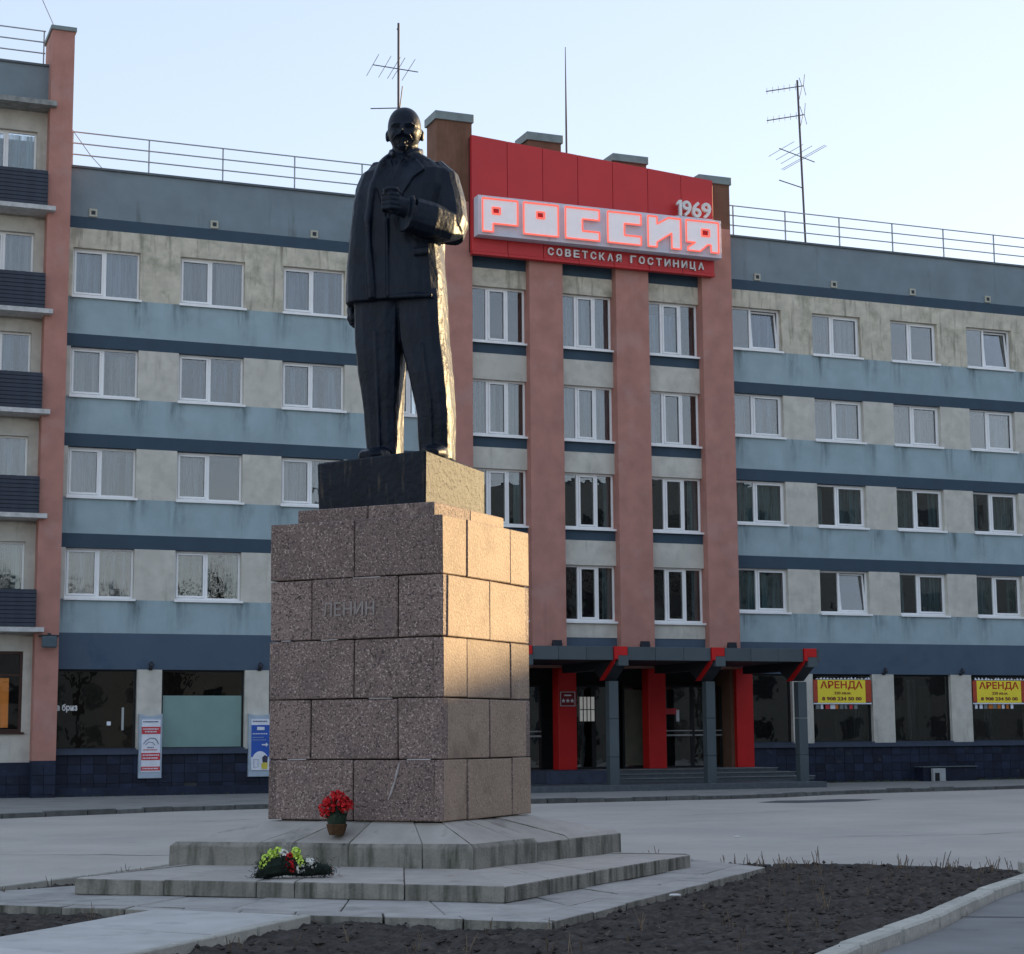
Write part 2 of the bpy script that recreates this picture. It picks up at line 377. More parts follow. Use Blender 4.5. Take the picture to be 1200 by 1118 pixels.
# wall tiles on the plinth, one object each, sharing one mesh
tile_me = MB().box(.006, .394, -.03, 0, .006, .284).mesh('plinth_tile', tilem, bevel=.004)
def tiles(s0, s1, zs, y=0., par=hotel, nmax=400):
    k = 0; x = s0
    while x < s1-.1:
        for z in zs:
            if random.random() < .012: continue
            o = obj('plinth_tile', tile_me, par, (x, y - random.uniform(0, .004), z)); k += 1
            if x+.4 > s1: o.scale.x = max(.1, (s1-x)/.4)
        x += .4
    return k
tiles(-15.1, -7.6, (.86, .57, .28, -.01, -.3)); tiles(10.0, 21.8, (.86, .57, .28, -.01, -.3))
for a_, b_ in ((-7.6, -2.96), (8.3, 10.0), (21.8, 26)): MB().box(a_, b_, -.03, 0, -.3, 1.15).build('plinth_cladding', tilem, hotel)
MB().box(-15.1, -2.96, -.22, -.03, -.4, .16).build('plinth_foot', tilem, hotel, bevel=.01)

# ------------------------------------------------------------------ windows: window (frame) > sash, pane, sill, curtain
def frame_mb(x0, x1, z0, z1, t, y0, y1, bottom=None):
    b = bottom or t
    return MB().box(x0, x0+t, y0, y1, z0, z1).box(x1-t, x1, y0, y1, z0, z1).box(x0+t, x1-t, y0, y1, z1-t, z1).box(x0+t, x1-t, y0, y1, z0, z0+b)
def add_to(mb, o): mb.poly(o.v, o.f); return mb
def curtain_me(wd, h, mat, gap=None, seed=0):
    rr = random.Random(seed); v = []; f = []; n = int(wd/.026); k = 0
    ph = [rr.uniform(0, 6.28) for _ in range(4)]
    for i in range(n+1):
        x = wd*i/n
        y = .055*math.sin(x*31+ph[0]+1.8*math.sin(x*4+ph[1]))+.02*math.sin(x*61+ph[2])
        v += [(x, y*.35, h), (x+.01*math.sin(x*9+ph[3]), y, 0)]
    for i in range(n):
        xm = wd*(i+.5)/n
        if gap and gap[0] < xm < gap[1]: continue
        f.append((2*i, 2*i+2, 2*i+3, 2*i+1))
    me = bpy.data.meshes.new('curtain'); me.from_pydata(v, [], f); me.materials.append(mat)
    for p in me.polygons: p.use_smooth = True
    return me
CUR = {}
def curtains(kind, wd, h, sd):
    key = (kind, round(wd, 2), sd)
    if key not in CUR:
        g = {'white': None, 'teal': None, 'tealgap': (wd*.58, wd*.80), 'edge': (wd*.12, wd*.84), 'dark': None,
             'half': (wd*.0, wd*.5)}[kind]
        m = {'white': (cur_white, cur_cream, cur_grey, cur_white)[sd], 'half': cur_white, 'edge': cur_teal, 'dark': cur_dark}.get(kind, cur_teal)
        if kind == 'white' and sd == 1: g = (wd*.40, wd*.47)
        if kind == 'white' and sd == 2: g = (wd*.80, wd*.88)
        CUR[key] = curtain_me(wd, h, m, g, sd*7+len(kind))
    return CUR[key]
WM = {}
def window(x, y, z, wd, h, cols, cur, sd, sash_i, tilt=False, par=hotel, sill=True):
    """cols: fractions of the mullions; sash_i: which bay carries an opening sash"""
    key = (wd, h, tuple(cols))
    xs = [0.] + [c*wd for c in cols] + [wd]
    if key not in WM:
        fm = frame_mb(0, wd, .03, h, .065, .17, .25, .09)
        for c in xs[1:-1]: fm.box(c-.045, c+.045, .168, .252, .12, h-.065)
        d = {'frame': fm.mesh('window', white, .006)}
        d['sill'] = MB().box(-.03, wd+.05, -.09, .17, 0, .035).box(-.03, wd+.05, -.09, -.07, -.035, 0).mesh('sill', white)
        for i in range(len(xs)-1):
            a, b = xs[i]+(.045 if i else .065), xs[i+1]-(.045 if i < len(xs)-2 else .065)
            d['pane', i] = MB().box(a, b, .215, .220, .12, h-.065).mesh('pane', gl)
            d['sash', i] = frame_mb(a+.003, b-.003, .123, h-.068, .062, .145, .2).mesh('sash', white, .006)
        WM[key] = d
    d = WM[key]
    o = obj('window', d['frame'], par, (x, y, z))
    if sill: obj('sill', d['sill'], o)
    for i in range(len(xs)-1):
        p = obj('pane', d['pane', i], o)
        if i in sash_i:
            q = obj('sash', d['sash', i], o)
            if tilt and i == tilt-1:
                for k in (p, q):      # tipped inwards along the bottom edge
                    th = R(-5.5); k.rotation_euler = (th, 0, 0)
                    k.location = (0, .17-(.17*math.cos(th)-.12*math.sin(th)), .12-(.17*math.sin(th)+.12*math.cos(th)))
                    k.location.y += .03
    if cur:
        c = obj('curtain', curtains(cur, wd-.06, h-.1, sd % 4), o, (.03, .42, .06))
        if sd % 2: c.scale.x = -1; c.location.x = wd-.03
    return o
wh = 1.60
lwcur = [['white']*4, ['white', 'white', 'white', 'white'], ['white', 'half', 'white', 'white'], ['white', 'tealgap', 'teal', 'white']]
for r in range(4):
    for c, a in enumerate(LW):
        window(a, 0, SILL[r], 2.13 if c < 3 else 1.72, wh, (.485,) if c < 3 else (.6,), lwcur[r][c], r*5+c, (0, 1) if r == 9 else (0,))
rwcur = [['half', 'white', None, None, 'white'], ['white', 'white', 'white', 'half', 'white'],
         ['teal', 'tealgap', 'tealgap', 'tealgap', 'teal'], ['teal', None, 'tealgap', 'tealgap', 'teal']]
for r in range(4):
    for c, a in enumerate(RW):
        tl = 2 if (r, c) in ((0, 0), (0, 3), (3, 1)) else False
        window(a, 0, SILL[r], 2.09, wh, (.42,), rwcur[r][c], r*7+c, (1,), tl)

# ------------------------------------------------------------------ tower
PIL = [(-2.96, -1.68, 22.52, 22.81), (.42, 1.66, 22.17, 22.46), (3.70, 4.97, 21.78, 22.05), (7.10, 8.30, 21.37, 21.65)]
for i, (a, b, z1, z2) in enumerate(PIL):
    pm_ = MB().box(a, b, -.70, -.16, 3.9, 19.72)
    if i == 0: pm_.box(a, a+.3, -.16, .30, 3.9, 19.72)
    if i == 3: pm_.box(a+.5, b, -.16, .30, 3.9, 19.72)
    pm_.build('pillar', pink, hotel)
    MB().box(a, b, -.70, .30, 19.72, z1).build('pillar_top', brown, hotel)
    MB().box(a-.07, b+.06, -.77, .37, z1, z2).build('pillar_cap', capm, hotel, bevel=.01)
TS = [14.95, 11.71, 8.65, 5.46]; TH_ = 1.96
bays = [(-1.68, .42), (1.66, 3.70), (4.97, 7.10)]
tcur = [[None, 'white', 'white'], ['white', 'white', 'half'], ['edge', 'edge', 'edge'], ['edge', 'edge', 'edge']]
for bi, (a, b) in enumerate(bays):
    def bx(n, m, z0, z1, y0=-.37, y1=.1): MB().box(a, b, y0, y1, z0, z1).build(n, m, hotel)
    bx('beige_wall', beige_top, 16.91, 17.54); bx('dark_band', navy, 17.54, 18.12)
    bx('tower_wall', brown, 18.12, 21.2, -.1, .25)
    for r in range(4):
        z = TS[r]
        if r < 3:
            bx('dark_band', navy, z-.38, z, -.34); bx('beige_wall', beige, TS[r+1]+TH_, z-.38)
        else:
            bx('beige_wall', beige, z-.52, z); bx('dark_band', navy_low, 3.9, z-.52, -.35)
        window(a, -.37, z, b-a, TH_, (.335, .685), tcur[r][bi], r+bi*3, (1,))
MB().box(-2.9, 8.25, 1.4, 1.5, 3.9, 18).build('room_wall', room, hotel)
for z in (3.95, 7.7, 10.9, 13.95, 17.1): MB().box(-2.9, 8.2, .31, 1.39, z-.1, z).build('floor_slab', room, hotel)
MB().box(-2.9, 8.2, .5, 9.0, 19.2, 19.6).build('roof_slab', room, hotel)
for s, o_ in ((1.2, .9), (4.47, .9), (7.83, .9)):
    l_ = thing('floodlight', {1.2: 'small black floodlight on the canopy roof nearest the pedestal', 4.47: 'small black floodlight on the canopy roof below the third pillar',
               7.83: 'small black floodlight on the canopy roof at the right corner of the centre'}[s], 'floodlight', BW(s, -.95, 4.41), BROT)
    MB().box(-.16, .16, -.06, .06, .16, .40).build('lamp_body', lampm, l_, .01)
    MB().box(-.19, -.165, -.02, .02, 0, .3).box(.165, .19, -.02, .02, 0, .3).box(-.19, .19, -.02, .02, 0, .025).build('bracket', lampm, l_)

# roof railing: posts and rails
def railing(s0, s1, posts, z0=19.75, z1=20.87, y=.06, par=hotel, s_ang=0):
    for x in posts: MB().box(x-.02, x+.02, y-.02, y+.02, z0, z1).build('railing_post', railm, par)
    for z in (z1, z1-.37, z1-.74): MB().tube([(s0, y-.03, z), (s1, y-.03, z)], .022, 6).build('handrail', railm, par)
railing(-15.03, -2.96, [-15.02, -12.58, -10.15, -7.72, -5.37, -3.05])
railing(8.3, 26, [8.85, 11.04, 13.37, 15.71, 18.02, 20.36, 22.7, 25.0])
# ventilation grilles
vg = MB().box(-.13, .13, -.05, 0, -.13, .13).mesh('vent_grille', M('vent_beige', (.42, .42, .34)), .01)
vg2 = MB().box(-.065, .065, -.056, -.051, -.065, .065).mesh('vent_opening', lampm)
for x in (-14.33, -10.42, -7.05, -3.6, 9.75, 13.01, 16.47, 19.90, 23.3):
    o = obj('vent_grille', vg, hotel, (x, 0, 18.25)); obj('vent_opening', vg2, o)

# ground floor shop windows
def shop(a, b, sd, extra=None, z0=1.30, z1=3.77):
    o = add_to(frame_mb(a, b, z0, z1, .07, .16, .24), MB()).build('shop_window', blackfr, hotel)
    MB().box(a+.07, b-.07, .19, .2, z0+.07, z1-.07).build('pane', gl_shop, o)
    MB().box(a, b, -.05, .15, z0+.005, z0+.045).build('sill', ledgem, o)
    return o
s1_ = shop(-15.25, -12.62, 0)
s2_ = shop(-11.85, -9.20, 1)
MB().box(-11.78, -9.27, .175, .185, 1.37, 2.97).build('frosted_film', frost, s2_)
for i, (a, b) in enumerate([(-8.42, -5.80), (-5.0, -2.96), (8.3, 10.75), (11.60, 14.10), (15.02, 17.51), (18.42, 20.95), (21.8, 24.4)]):
    o = shop(a, b, i)
    if i in (3, 4, 5):
        c = obj('curtain', curtain_me(.34, 2.2, cur_white, None, i), o, (b-.5 if i == 3 else a+.9, .5, 1.4))
        if i == 3: MB().box(a+.35, a+.4, .3, .34, 1.4, 3.0).build('inner_mullion', ledgem, o)
for a in (13.2, 15.6, 16.9, 19.4): MB().box(a, a+.5, 1.2, 1.25, 1.3, 3.4).build('room_panel', M('room_board', (.10, .10, .095)), hotel)
tm = text_mesh('а бриз', .64, .26, .002, subm, .03)
obj('window_writing', tm, s1_, (-15.05, .17, 2.45))
MB().box(-13.05, -12.98, .176, .186, 1.9, 2.6).build('door_handle', M('steel', (.4, .42, .42), rough=.3), s1_)
MB().box(-13.5, -13.38, .177, .187, 2.05, 2.17).build('notice_sticker', whiteprint, s1_)

# small wall lamps above the pilasters
wl_lab = {-12.22: 'small black lamp above the pilaster with the red advertising box', -8.74: 'small black lamp above the pilaster with the blue advertising box',
          14.59: 'small black lamp between the first yellow banner and the plain shop window', 17.94: 'small black lamp between the plain shop window and the second yellow banner'}
for x, lb in wl_lab.items():
    t = thing('wall_lamp', lb, 'lamp', BW(x, 0, 3.85), BROT)
    MB().tube([(0, 0, -.06), (0, -.12, -.06), (0, -.16, .03)], .02).build('arm', lampm, t)
    MB().tube([(-.02, -.2, .0), (0, -.16, .08), (.0, -.13, .15)], [.075, .085, .04], 10).build('lamp_head', lampm, t)
    MB().box(-.06, .06, -.03, 0, -.1, -.02).build('mount', lampm, t)

# ------------------------------------------------------------------ left block with balconies
blk = thing('apartment_building', 'taller block at the left with dark slatted balconies and a red brown corner pillar', 'building', BLOC, BROT)
MB().box(-15.83, -15.13, -.60, .9, 1.0, 23.95).build('corner_pillar', pink, blk)
MB().box(-15.83, -15.13, -.60, .9, -.4, 1.0).build('pillar_foot', tilem, blk)
MB().box(-15.88, -15.08, -.66, 1., 23.95, 24.08).build('pillar_cap', capm, blk)
LF = [19.25, 15.97, 12.82, 9.60, 6.14]
MB().box(-23, -15.83, 0, .3, 21.55, 22.9).build('parapet_wall', blue_top, blk)
MB().box(-23, -15.83, -.06, .4, 22.9, 22.97).build('roof_edge', roofedge, blk)
MB().box(-23, -15.66, -.85, 0, 21.36, 21.52).build('eave_slab', M('eave_concrete', (.25, .26, .25), var=.3, scale=5), blk)
railing(-23, -15.95, [-16.0, -18.4, -20.8], 22.97, 24.1, .1, blk)
obj('plinth_cladding', MB().box(-23, -15.83, -.04, .3, -.4, .95).mesh('plinth_cladding', tilem), blk)
for x in range(13):
    for z in (-.3, -.01, .28):
        obj('plinth_tile', tile_me, blk, (-20.9+x*.4, -.045, z))
for x in (-15.83, -15.48):
    for z in (-.3, -.01, .28, .57):
        o = obj('plinth_tile', tile_me, blk, (x, -.605, z)); o.scale.x = .875
MB().box(-23, -15.83, 1.9, 2.0, 0, 21).build('room_wall', room, blk)
prev = 21.36
for i, zt in enumerate(LF):
    wb = zt - .1; wt = [20.72, 17.42, 14.22, 10.94, 7.66][i]
    MB().box(-16.13, -15.83, 0, .3, wb-1.3, prev).build('beige_wall', beige, blk)
    MB().box(-23, -16.13, 0, .3, wt, prev).build('beige_wall', beige, blk)
    MB().box(-23, -16.13, 0, .3, wb-1.25, wb+.02).build('beige_wall', beige, blk)
    window(-18.4, 0, wb+.02, 2.27, wt-wb-.02, (.6,), ['teal', 'white', 'white', 'white', 'teal'][i], i, (0,), par=blk, sill=False)
    window(-22.0, 0, wb+.02, 2.27, wt-wb-.02, (.6,), 'white', i+1, (0,), par=blk, sill=False)
    MB().box(-19.73, -18.4, 0, .3, wb+.02, wt).build('beige_wall', beige, blk)
    slat = MB().box(-23, -15.86, -.80, -.77, 0, .112).mesh('balcony_slat', slatm, .004)
    for k in range(9):
        o = obj('balcony_slat', slat, blk, (0, random.uniform(-.004, .004), zt-1.13+k*.126)); o.rotation_euler = (0, 0, 0)
    MB().box(-23, -15.86, -.76, -.74, zt-1.13, zt).build('balcony_panel_back', room, blk)
    MB().box(-23, -15.62, -.90, 0, zt-1.29, zt-1.15).build('balcony_slab', M('balcony_slab_white', (.50, .50, .49), var=.2, scale=6, stain=[((.16, .16, .14), .6, 3., .56)]), blk)
    prev = zt-1.29
MB().box(-23, -15.83, 0, .3, 4.3, prev).build('beige_wall', beige, blk)
MB().box(-16.1, -15.83, 0, .3, .95, 4.3).build('beige_wall', beige, blk); MB().box(-23, -16.1, 0, .3, .95, 1.86).build('beige_wall', beige, blk)
o = frame_mb(-18.8, -16.1, 1.86, 4.3, .09, .05, .14).box(-18.7, -16.2, .052, .142, 3.55, 3.62).build('shop_window', brownfr, blk)
MB().box(-18.7, -16.2, .09, .1, 1.95, 4.2).build('pane', gl_shop, o)
MB().box(-18.85, -16.02, -.08, .05, 1.80, 1.86).build('sill', brownfr, o)
oc = obj('curtain', curtain_me(1.6, 1.5, orange_c, (1.28, 1.6), 3), o, (-17.75, .35, 2.0))
t = thing('floodlight', 'dark grey floodlight on the red brown corner pillar of the left block', 'floodlight', BW(-15.45, -.62, 4.72), BROT)
MB().box(-.22, .22, -.34, -.14, -.34, .0).build('lamp_body', M('lamp_grey', (.08, .11, .13)), t, .03)
MB().box(-.3, .3, -.16, -.0, .0, .05).box(-.05, .05, -.2, -.1, -.0, .1).build('bracket', lampm, t)

# ------------------------------------------------------------------ hotel sign on the tower
sign = thing('hotel_sign', 'red panelled roof sign with large white neon edged letters on a white board', 'sign', BLOC, BROT)
xs = [-1.78, -.46, .86, 2.19, 3.53, 4.90, 6.22, 7.50]
def ptop(x): return 22.03 + (x+1.78)/9.28*(21.40-22.03)
for i in range(7):
    a, b = xs[i]+.008, xs[i+1]-.008
    MB().prism([(a, 17.95), (b, 17.95), (b, ptop(b)), (a, ptop(a))], 1, -.93, -.74).build('red_panel', redp, sign, .008)
for i in range(7):
    MB().box(xs[i]+.008, xs[i+1]-.008, -.97, -.735, 17.84, 17.94).build('trim_strip', redp, sign, .006)
MB().prism([(-1.8, 17.95), (7.5, 17.95), (7.5, 21.36), (-1.8, 21.98)], 1, -.735, -.715).build('backing_frame', anthd, sign)
MB().box(-1.80, -1.70, -.71, .1, 17.95, 21.9).build('return_panel', redp, sign)
for a, b in ((-1.71, .9), (.9, 3.2), (3.2, 5.5), (5.5, 7.57)):
    MB().box(a+.004, b-.004, -1.36, -.94, 18.42, 19.80).build('sign_board', boardm, sign, .006)
SH = {
 'P': [[(0,0),(0,1),(1,1),(1,.22),(.3,.22),(.3,0)], [(.28,.53),(.28,.73),(.5,.73),(.5,.53)]],
 'O': [[(0,0),(0,1),(1,1),(1,0)], [(.38,.54),(.38,.74),(.6,.74),(.6,.54)]],
 'C': [[(0,0),(0,1),(1,1),(1,.66),(.5,.66),(.5,.28),(1,.28),(1,0)]],
 'I': [[(0,0),(0,1),(.28,1),(.28,.76),(.62,1),(1,1),(1,0),(.72,0),(.72,.5),(.27,.16),(.27,0)]],
 'Y': [[(0,1),(1,1),(1,0),(.76,0),(.76,.24),(.66,.24),(.42,0),(.04,0),(.04,.1),(.27,.28),(0,.28)], [(.48,.52),(.48,.74),(.72,.74),(.72,.52)]]}
LET = [('P', -1.60), ('O', -.10), ('C', 1.45), ('C', 3.05), ('I', 4.60), ('Y', 6.10)]
LWD, LHT = 1.28, 1.10
for k, x in LET:
    polys = [[(px*LWD, pz*LHT) for px, pz in p] for p in SH[k]]
    if k == 'P': polys = [[(px, pz*1.06-.05 if pz < .01 else pz) for px, pz in p] for p in polys]
    o = obj('letter', curve_mesh(polys, .05, letterm, 'letter'), sign, (x, -1.44, 18.56))
    tb = MB()
    for p in polys:
        pp = [(a, -.06, b) for a, b in p]; n_ = len(pp)
        for i in range(n_): tb.tube([pp[i], pp[(i+1) % n_]], .031, 6)
    tb.build('neon_tube', neon, o)
    if len(polys) > 1:
        q = polys[1]; xs_ = [a for a, b in q]; zs_ = [b for a, b in q]
        MB().box(min(xs_)+.03, max(xs_)-.03, .02, .04, min(zs_)+.03, max(zs_)-.03).build('counter_back', redc, o)
x = 5.88
for ch in '1969':
    wd_ = .19 if ch == '1' else .365
    obj('numeral', curve_mesh([[(p*.24, q*.58) for p, q in ((.38, 0), (.38, .76), (.05, .64), (.05, .82), (.45, 1), (.85, 1), (.85, 0))]], .05, subm, 'numeral') if ch == '1' else text_mesh(ch, wd_, .58, .05, subm, .018), sign, (x, -1.20, 19.87)); x += wd_+.03
MB().box(5.85, 7.3, -1.22, -1.15, 19.815, 19.865).build('numeral_rail', boardm, sign)
for word, xa, xb in (('СОВЕТСКАЯ', 1.0, 3.83), ('ГОСТИНИЦА', 4.14, 7.08)):
    st = (xb-xa+.07)/9
    for i, ch in enumerate(word):
        wd_ = st*.66
        obj('small_letter', text_mesh(ch, wd_, .27 if ch != 'Ц' else .33, .03, subm, .022), sign, (xa+i*st, -.98, 18.04 if ch != 'Ц' else 17.98))

# ------------------------------------------------------------------ entrance canopy and porch
can = thing('entrance_canopy', 'dark grey entrance canopy on square posts with red beam ends', 'canopy', BLOC, BROT)
BE = [(-1.85, -1.38), (1.40, 1.87), (4.85, 5.33), (8.27, 8.75)]
MB().box(-3.0, 8.90, -4.93, -.71, 4.03, 4.36).build('roof_slab', anthd, can)
MB().box(-3.0, 8.86, -4.9, -.71, 3.98, 4.028).build('soffit', anthd, can)
fx = [-3.0, -1.86, -1.37, -.5, .45, 1.39, 1.88, 2.86, 3.87, 4.84, 5.34, 6.31, 7.32, 8.26, 8.76, 8.90]
for i in range(len(fx)-1):
    if any(abs(fx[i]-(b[0]-.01)) < .02 for b in BE): continue
    MB().box(fx[i]+.006, fx[i+1]-.006, -5.0, -4.94, 3.98, 4.40).build('fascia_panel', anth, can, .006)
for i, (a, b) in enumerate(BE):
    m = (a+b)/2
    MB().prism([(-5.06, 4.41), (-5.06, 4.02), (-4.88, 3.84), (-4.15, 3.37), (-3.85, 3.37), (-4.55, 3.80), (-4.80, 3.97), (-4.93, 4.0), (-4.93, 4.41)], 0, a, a+.06).build('beam_cheek', redc, can)
    MB().box(a+.062, a+.13, -5.06, -4.93, 4.0, 4.41).build('beam_cap', redc, can)
    MB().prism([(-4.92, 3.97), (-4.92, 3.86), (-4.16, 3.375), (-3.9, 3.375), (-3.3, 3.72), (-.75, 3.72), (-.75, 3.97)], 0, a+.062, b).build('beam', anthd, can)  # beam body coloured dark to give the shade under the canopy
    MB().box(a+.131, b-.02, -5.06, -4.93, 4.13, 4.41).build('beam_cap', redc, can, .006)
    MB().box(a+.131, b, -5.08, -4.72, 3.80, 4.12).build('beam_nose', anth, can, .008)
    for z0, z1 in ((-.1 if i else -.1, .95), (.96, 2.15), (2.16, 3.34)):
        MB().box(m-.19, m+.13, -4.52, -4.22, z0, z1).build('post_panel', anth, can, .008)
for i, x in enumerate((-2.2, 1.33, 4.70, 8.12)):
    c = MB().box(x+.14, x+.80, -.40, .12, .5, 3.97).build('red_column', redc, can, .01)
# porch: platform, steps, doors
porch = thing('entrance_porch', 'dark granite porch with low steps in front of the hotel doors', 'steps', BLOC, BROT)
MB().box(-6, 8.95, -5.1, -.2, -.25, .09).build('platform', stepm, porch, .01)
MB().box(.1, 2.25, -2.6, -.2, .09, .5).build('side_block', M('side_block_blue', (.045, .055, .085), var=.2), porch, .01)
for k, (xe, y) in enumerate(((10.1, -2.4), (9.55, -2.05), (9.05, -1.7))):
    z0 = .09+k*.137
    MB().box(2.26, xe, y, -.2, z0, z0+.137-.03).build('riser', stepm, porch)
    MB().box(2.26, xe+.03, y-.04, -.2, z0+.137-.03, z0+.137).build('tread', M('tread_light', (.17, .18, .185), rough=.6, var=.2, scale=6), porch, .005)
MB().box(-2.9, 8.3, .9, 1.0, .0, 3.97).build('rear_wall', room, porch)
MB().box(-2.9, 8.3, -.2, .9, .0, .5).build('landing', stepm, porch)
MB().box(8.13, 8.3, -.2, .9, .5, 3.9).build('cheek_wall', M('cheek_brown', (.16, .09, .06)), porch)
steel = M('steel', (.4, .42, .42), rough=.3)
def door(a, b, z0=.5, z1=3.35, col=blackfr, handle=True):
    o = frame_mb(a, b, z0, z1, .07, .45, .52).build('glass_door', col, porch)
    MB().box(a+.07, b-.07, .48, .49, z0+.07, z1-.07).build('pane', gl_shop, o)
    if handle: MB().tube([(a+.05, .40, 1.62), (b-.05, .40, 1.62)], .03).tube([(a+.05, .40, 1.78), (b-.05, .40, 1.78)], .02).build('push_bar', steel, o)
    return o
door(-1.0, 1.2); door(2.2, 3.15, handle=False); door(3.15, 4.1, handle=False); d5 = door(4.25, 5.2, handle=False); door(5.65, 6.95); door(6.95, 8.12)
MB().box(2.62, 3.16, .42, .44, 2.12, 2.95).build('glow_panel', M('white_glow', (.62, .63, .6), emit=((1, 1, .95), .03)), porch)  # white panel behind the bars, its glow put in for a bright reflection
for x in (2.72, 2.86, 3.0): MB().box(x, x+.03, .40, .415, 2.12, 2.95).build('grille_bar', blackfr, porch)
MB().box(2.62, 3.16, .40, .415, 2.5, 2.53).build('grille_bar', blackfr, porch)
MB().box(4.3, 5.1, .40, .42, .6, 3.2).build('tan_curtain', M('olive_drape', (.10, .10, .075)), porch)
MB().tube([(5.0, .35, .55+2.7), (5.02, .35, .9), (5.1, .35, .86), (5.3, .3, .86)], .03).build('pipe', M('pale_pipe', (.35, .36, .34)), porch)
MB().box(7.2, 7.55, .56, .58, 1.0, 3.2).box(7.75, 8.0, .6, .62, .9, 3.2).build('inner_curtain', cur_white, porch)
MB().box(5.9, 6.35, .42, .44, 2.35, 2.55).build('door_notice', redprint, porch); MB().box(6.3, 6.42, .42, .44, 2.1, 2.5).build('door_notice', whiteprint, porch)
plq = thing('plaque', 'small dark red plaque with three stars on the first red column', 'plaque', BW(1.50, -.41, 2.60), BROT)
MB().box(0, .58, -.03, 0, 0, .52).build('plate', M('plaque_red', (.20, .01, .015), rough=.3), plq, .005)
fr = frame_mb(.02, .56, .02, .5, .015, -.038, -.031).build('border', whiteprint, plq)
for k in range(3):
    pts = [((.035 if j % 2 else .08)*math.sin(j*math.pi/5), (.035 if j % 2 else .08)*math.cos(j*math.pi/5)) for j in range(10)]
    MB().prism(pts, 1, -.038, -.031).build('star', whiteprint, plq, loc=(.13+k*.16, 0, .2))
MB().box(.16, .42, -.038, -.031, .36, .40).build('print_line', whiteprint, plq)

# small concrete light well by the right shops
cv = thing('light_well', 'low tiled cellar light well with a pale concrete corner below the plain shop window', 'light well', BW(15.75, 0, 0), BROT)
MB().box(0, 2.3, -.6, -.05, -.1, .40).build('well_wall', tilem, cv, .01)
MB().box(-.02, 2.32, -.66, -.05, .40, .43).build('lid', M('lid_dark', (.10, .12, .13)), cv)
MB().box(.28, .82, -.80, -.66, -.1, .36).build('concrete_corner', M('pale_concrete', (.34, .36, .36)), cv, .01)
MB().box(.36, .54, -.82, -.80, -.08, .2).build('opening', blackfr, cv)

# yellow rent banners
def banner(x, lb):
    t = thing('rental_banner', lb, 'banner', BW(x, -.02, 2.74), BROT)
    MB().box(.17, 2.17, -.02, 0, 0, .82).build('sheet', yellow, t)
    MB().box(0, .17, -.022, -.002, .03, .82).box(2.17, 2.42, -.022, -.002, .03, .82).build('side_strip', bannerside, t)
    obj('headline', text_mesh('АРЕНДА', 1.78, .32, .002, redtxt, .022), t, (.28, -.024, .46))
    obj('area_line', text_mesh('220 кв.м.', .72, .10, .002, darktxt, .03), t, (.85, -.024, .30))
    obj('phone_line', text_mesh('8 908 234 50 00', 1.66, .13, .002, darktxt, .04), t, (.34, -.024, .08))
    MB().box(0, 2.42, -.012, 0, -.05, -.004).build('hem', whiteprint, t)
    rr = random.Random(int(x*10))
    for k in range(9):
        c = [redprint, M('photo_orange', (.55, .18, .04)), whiteprint, M('photo_grey', (.2, .22, .22))][rr.choice([0, 1, 2, 2, 3])]
        MB().box(.12+k*.2, .12+k*.2+rr.uniform(.1, .2), .05, .06, -.22, -.055).build('photo_strip', c, t)
    for k in range(16):
        a = .1+k*.145; h = rr.uniform(.02, .09)
        MB().prism([(a, .84), (a+.14, .84), (a+rr.uniform(.02, .12), .86+h)], 1, .0, .004).build('paper_scrap', whiteprint, t)
banner(11.60, 'yellow rental banner across the shop window next to the entrance canopy')
banner(18.45, 'yellow rental banner across the shop window at the right edge')

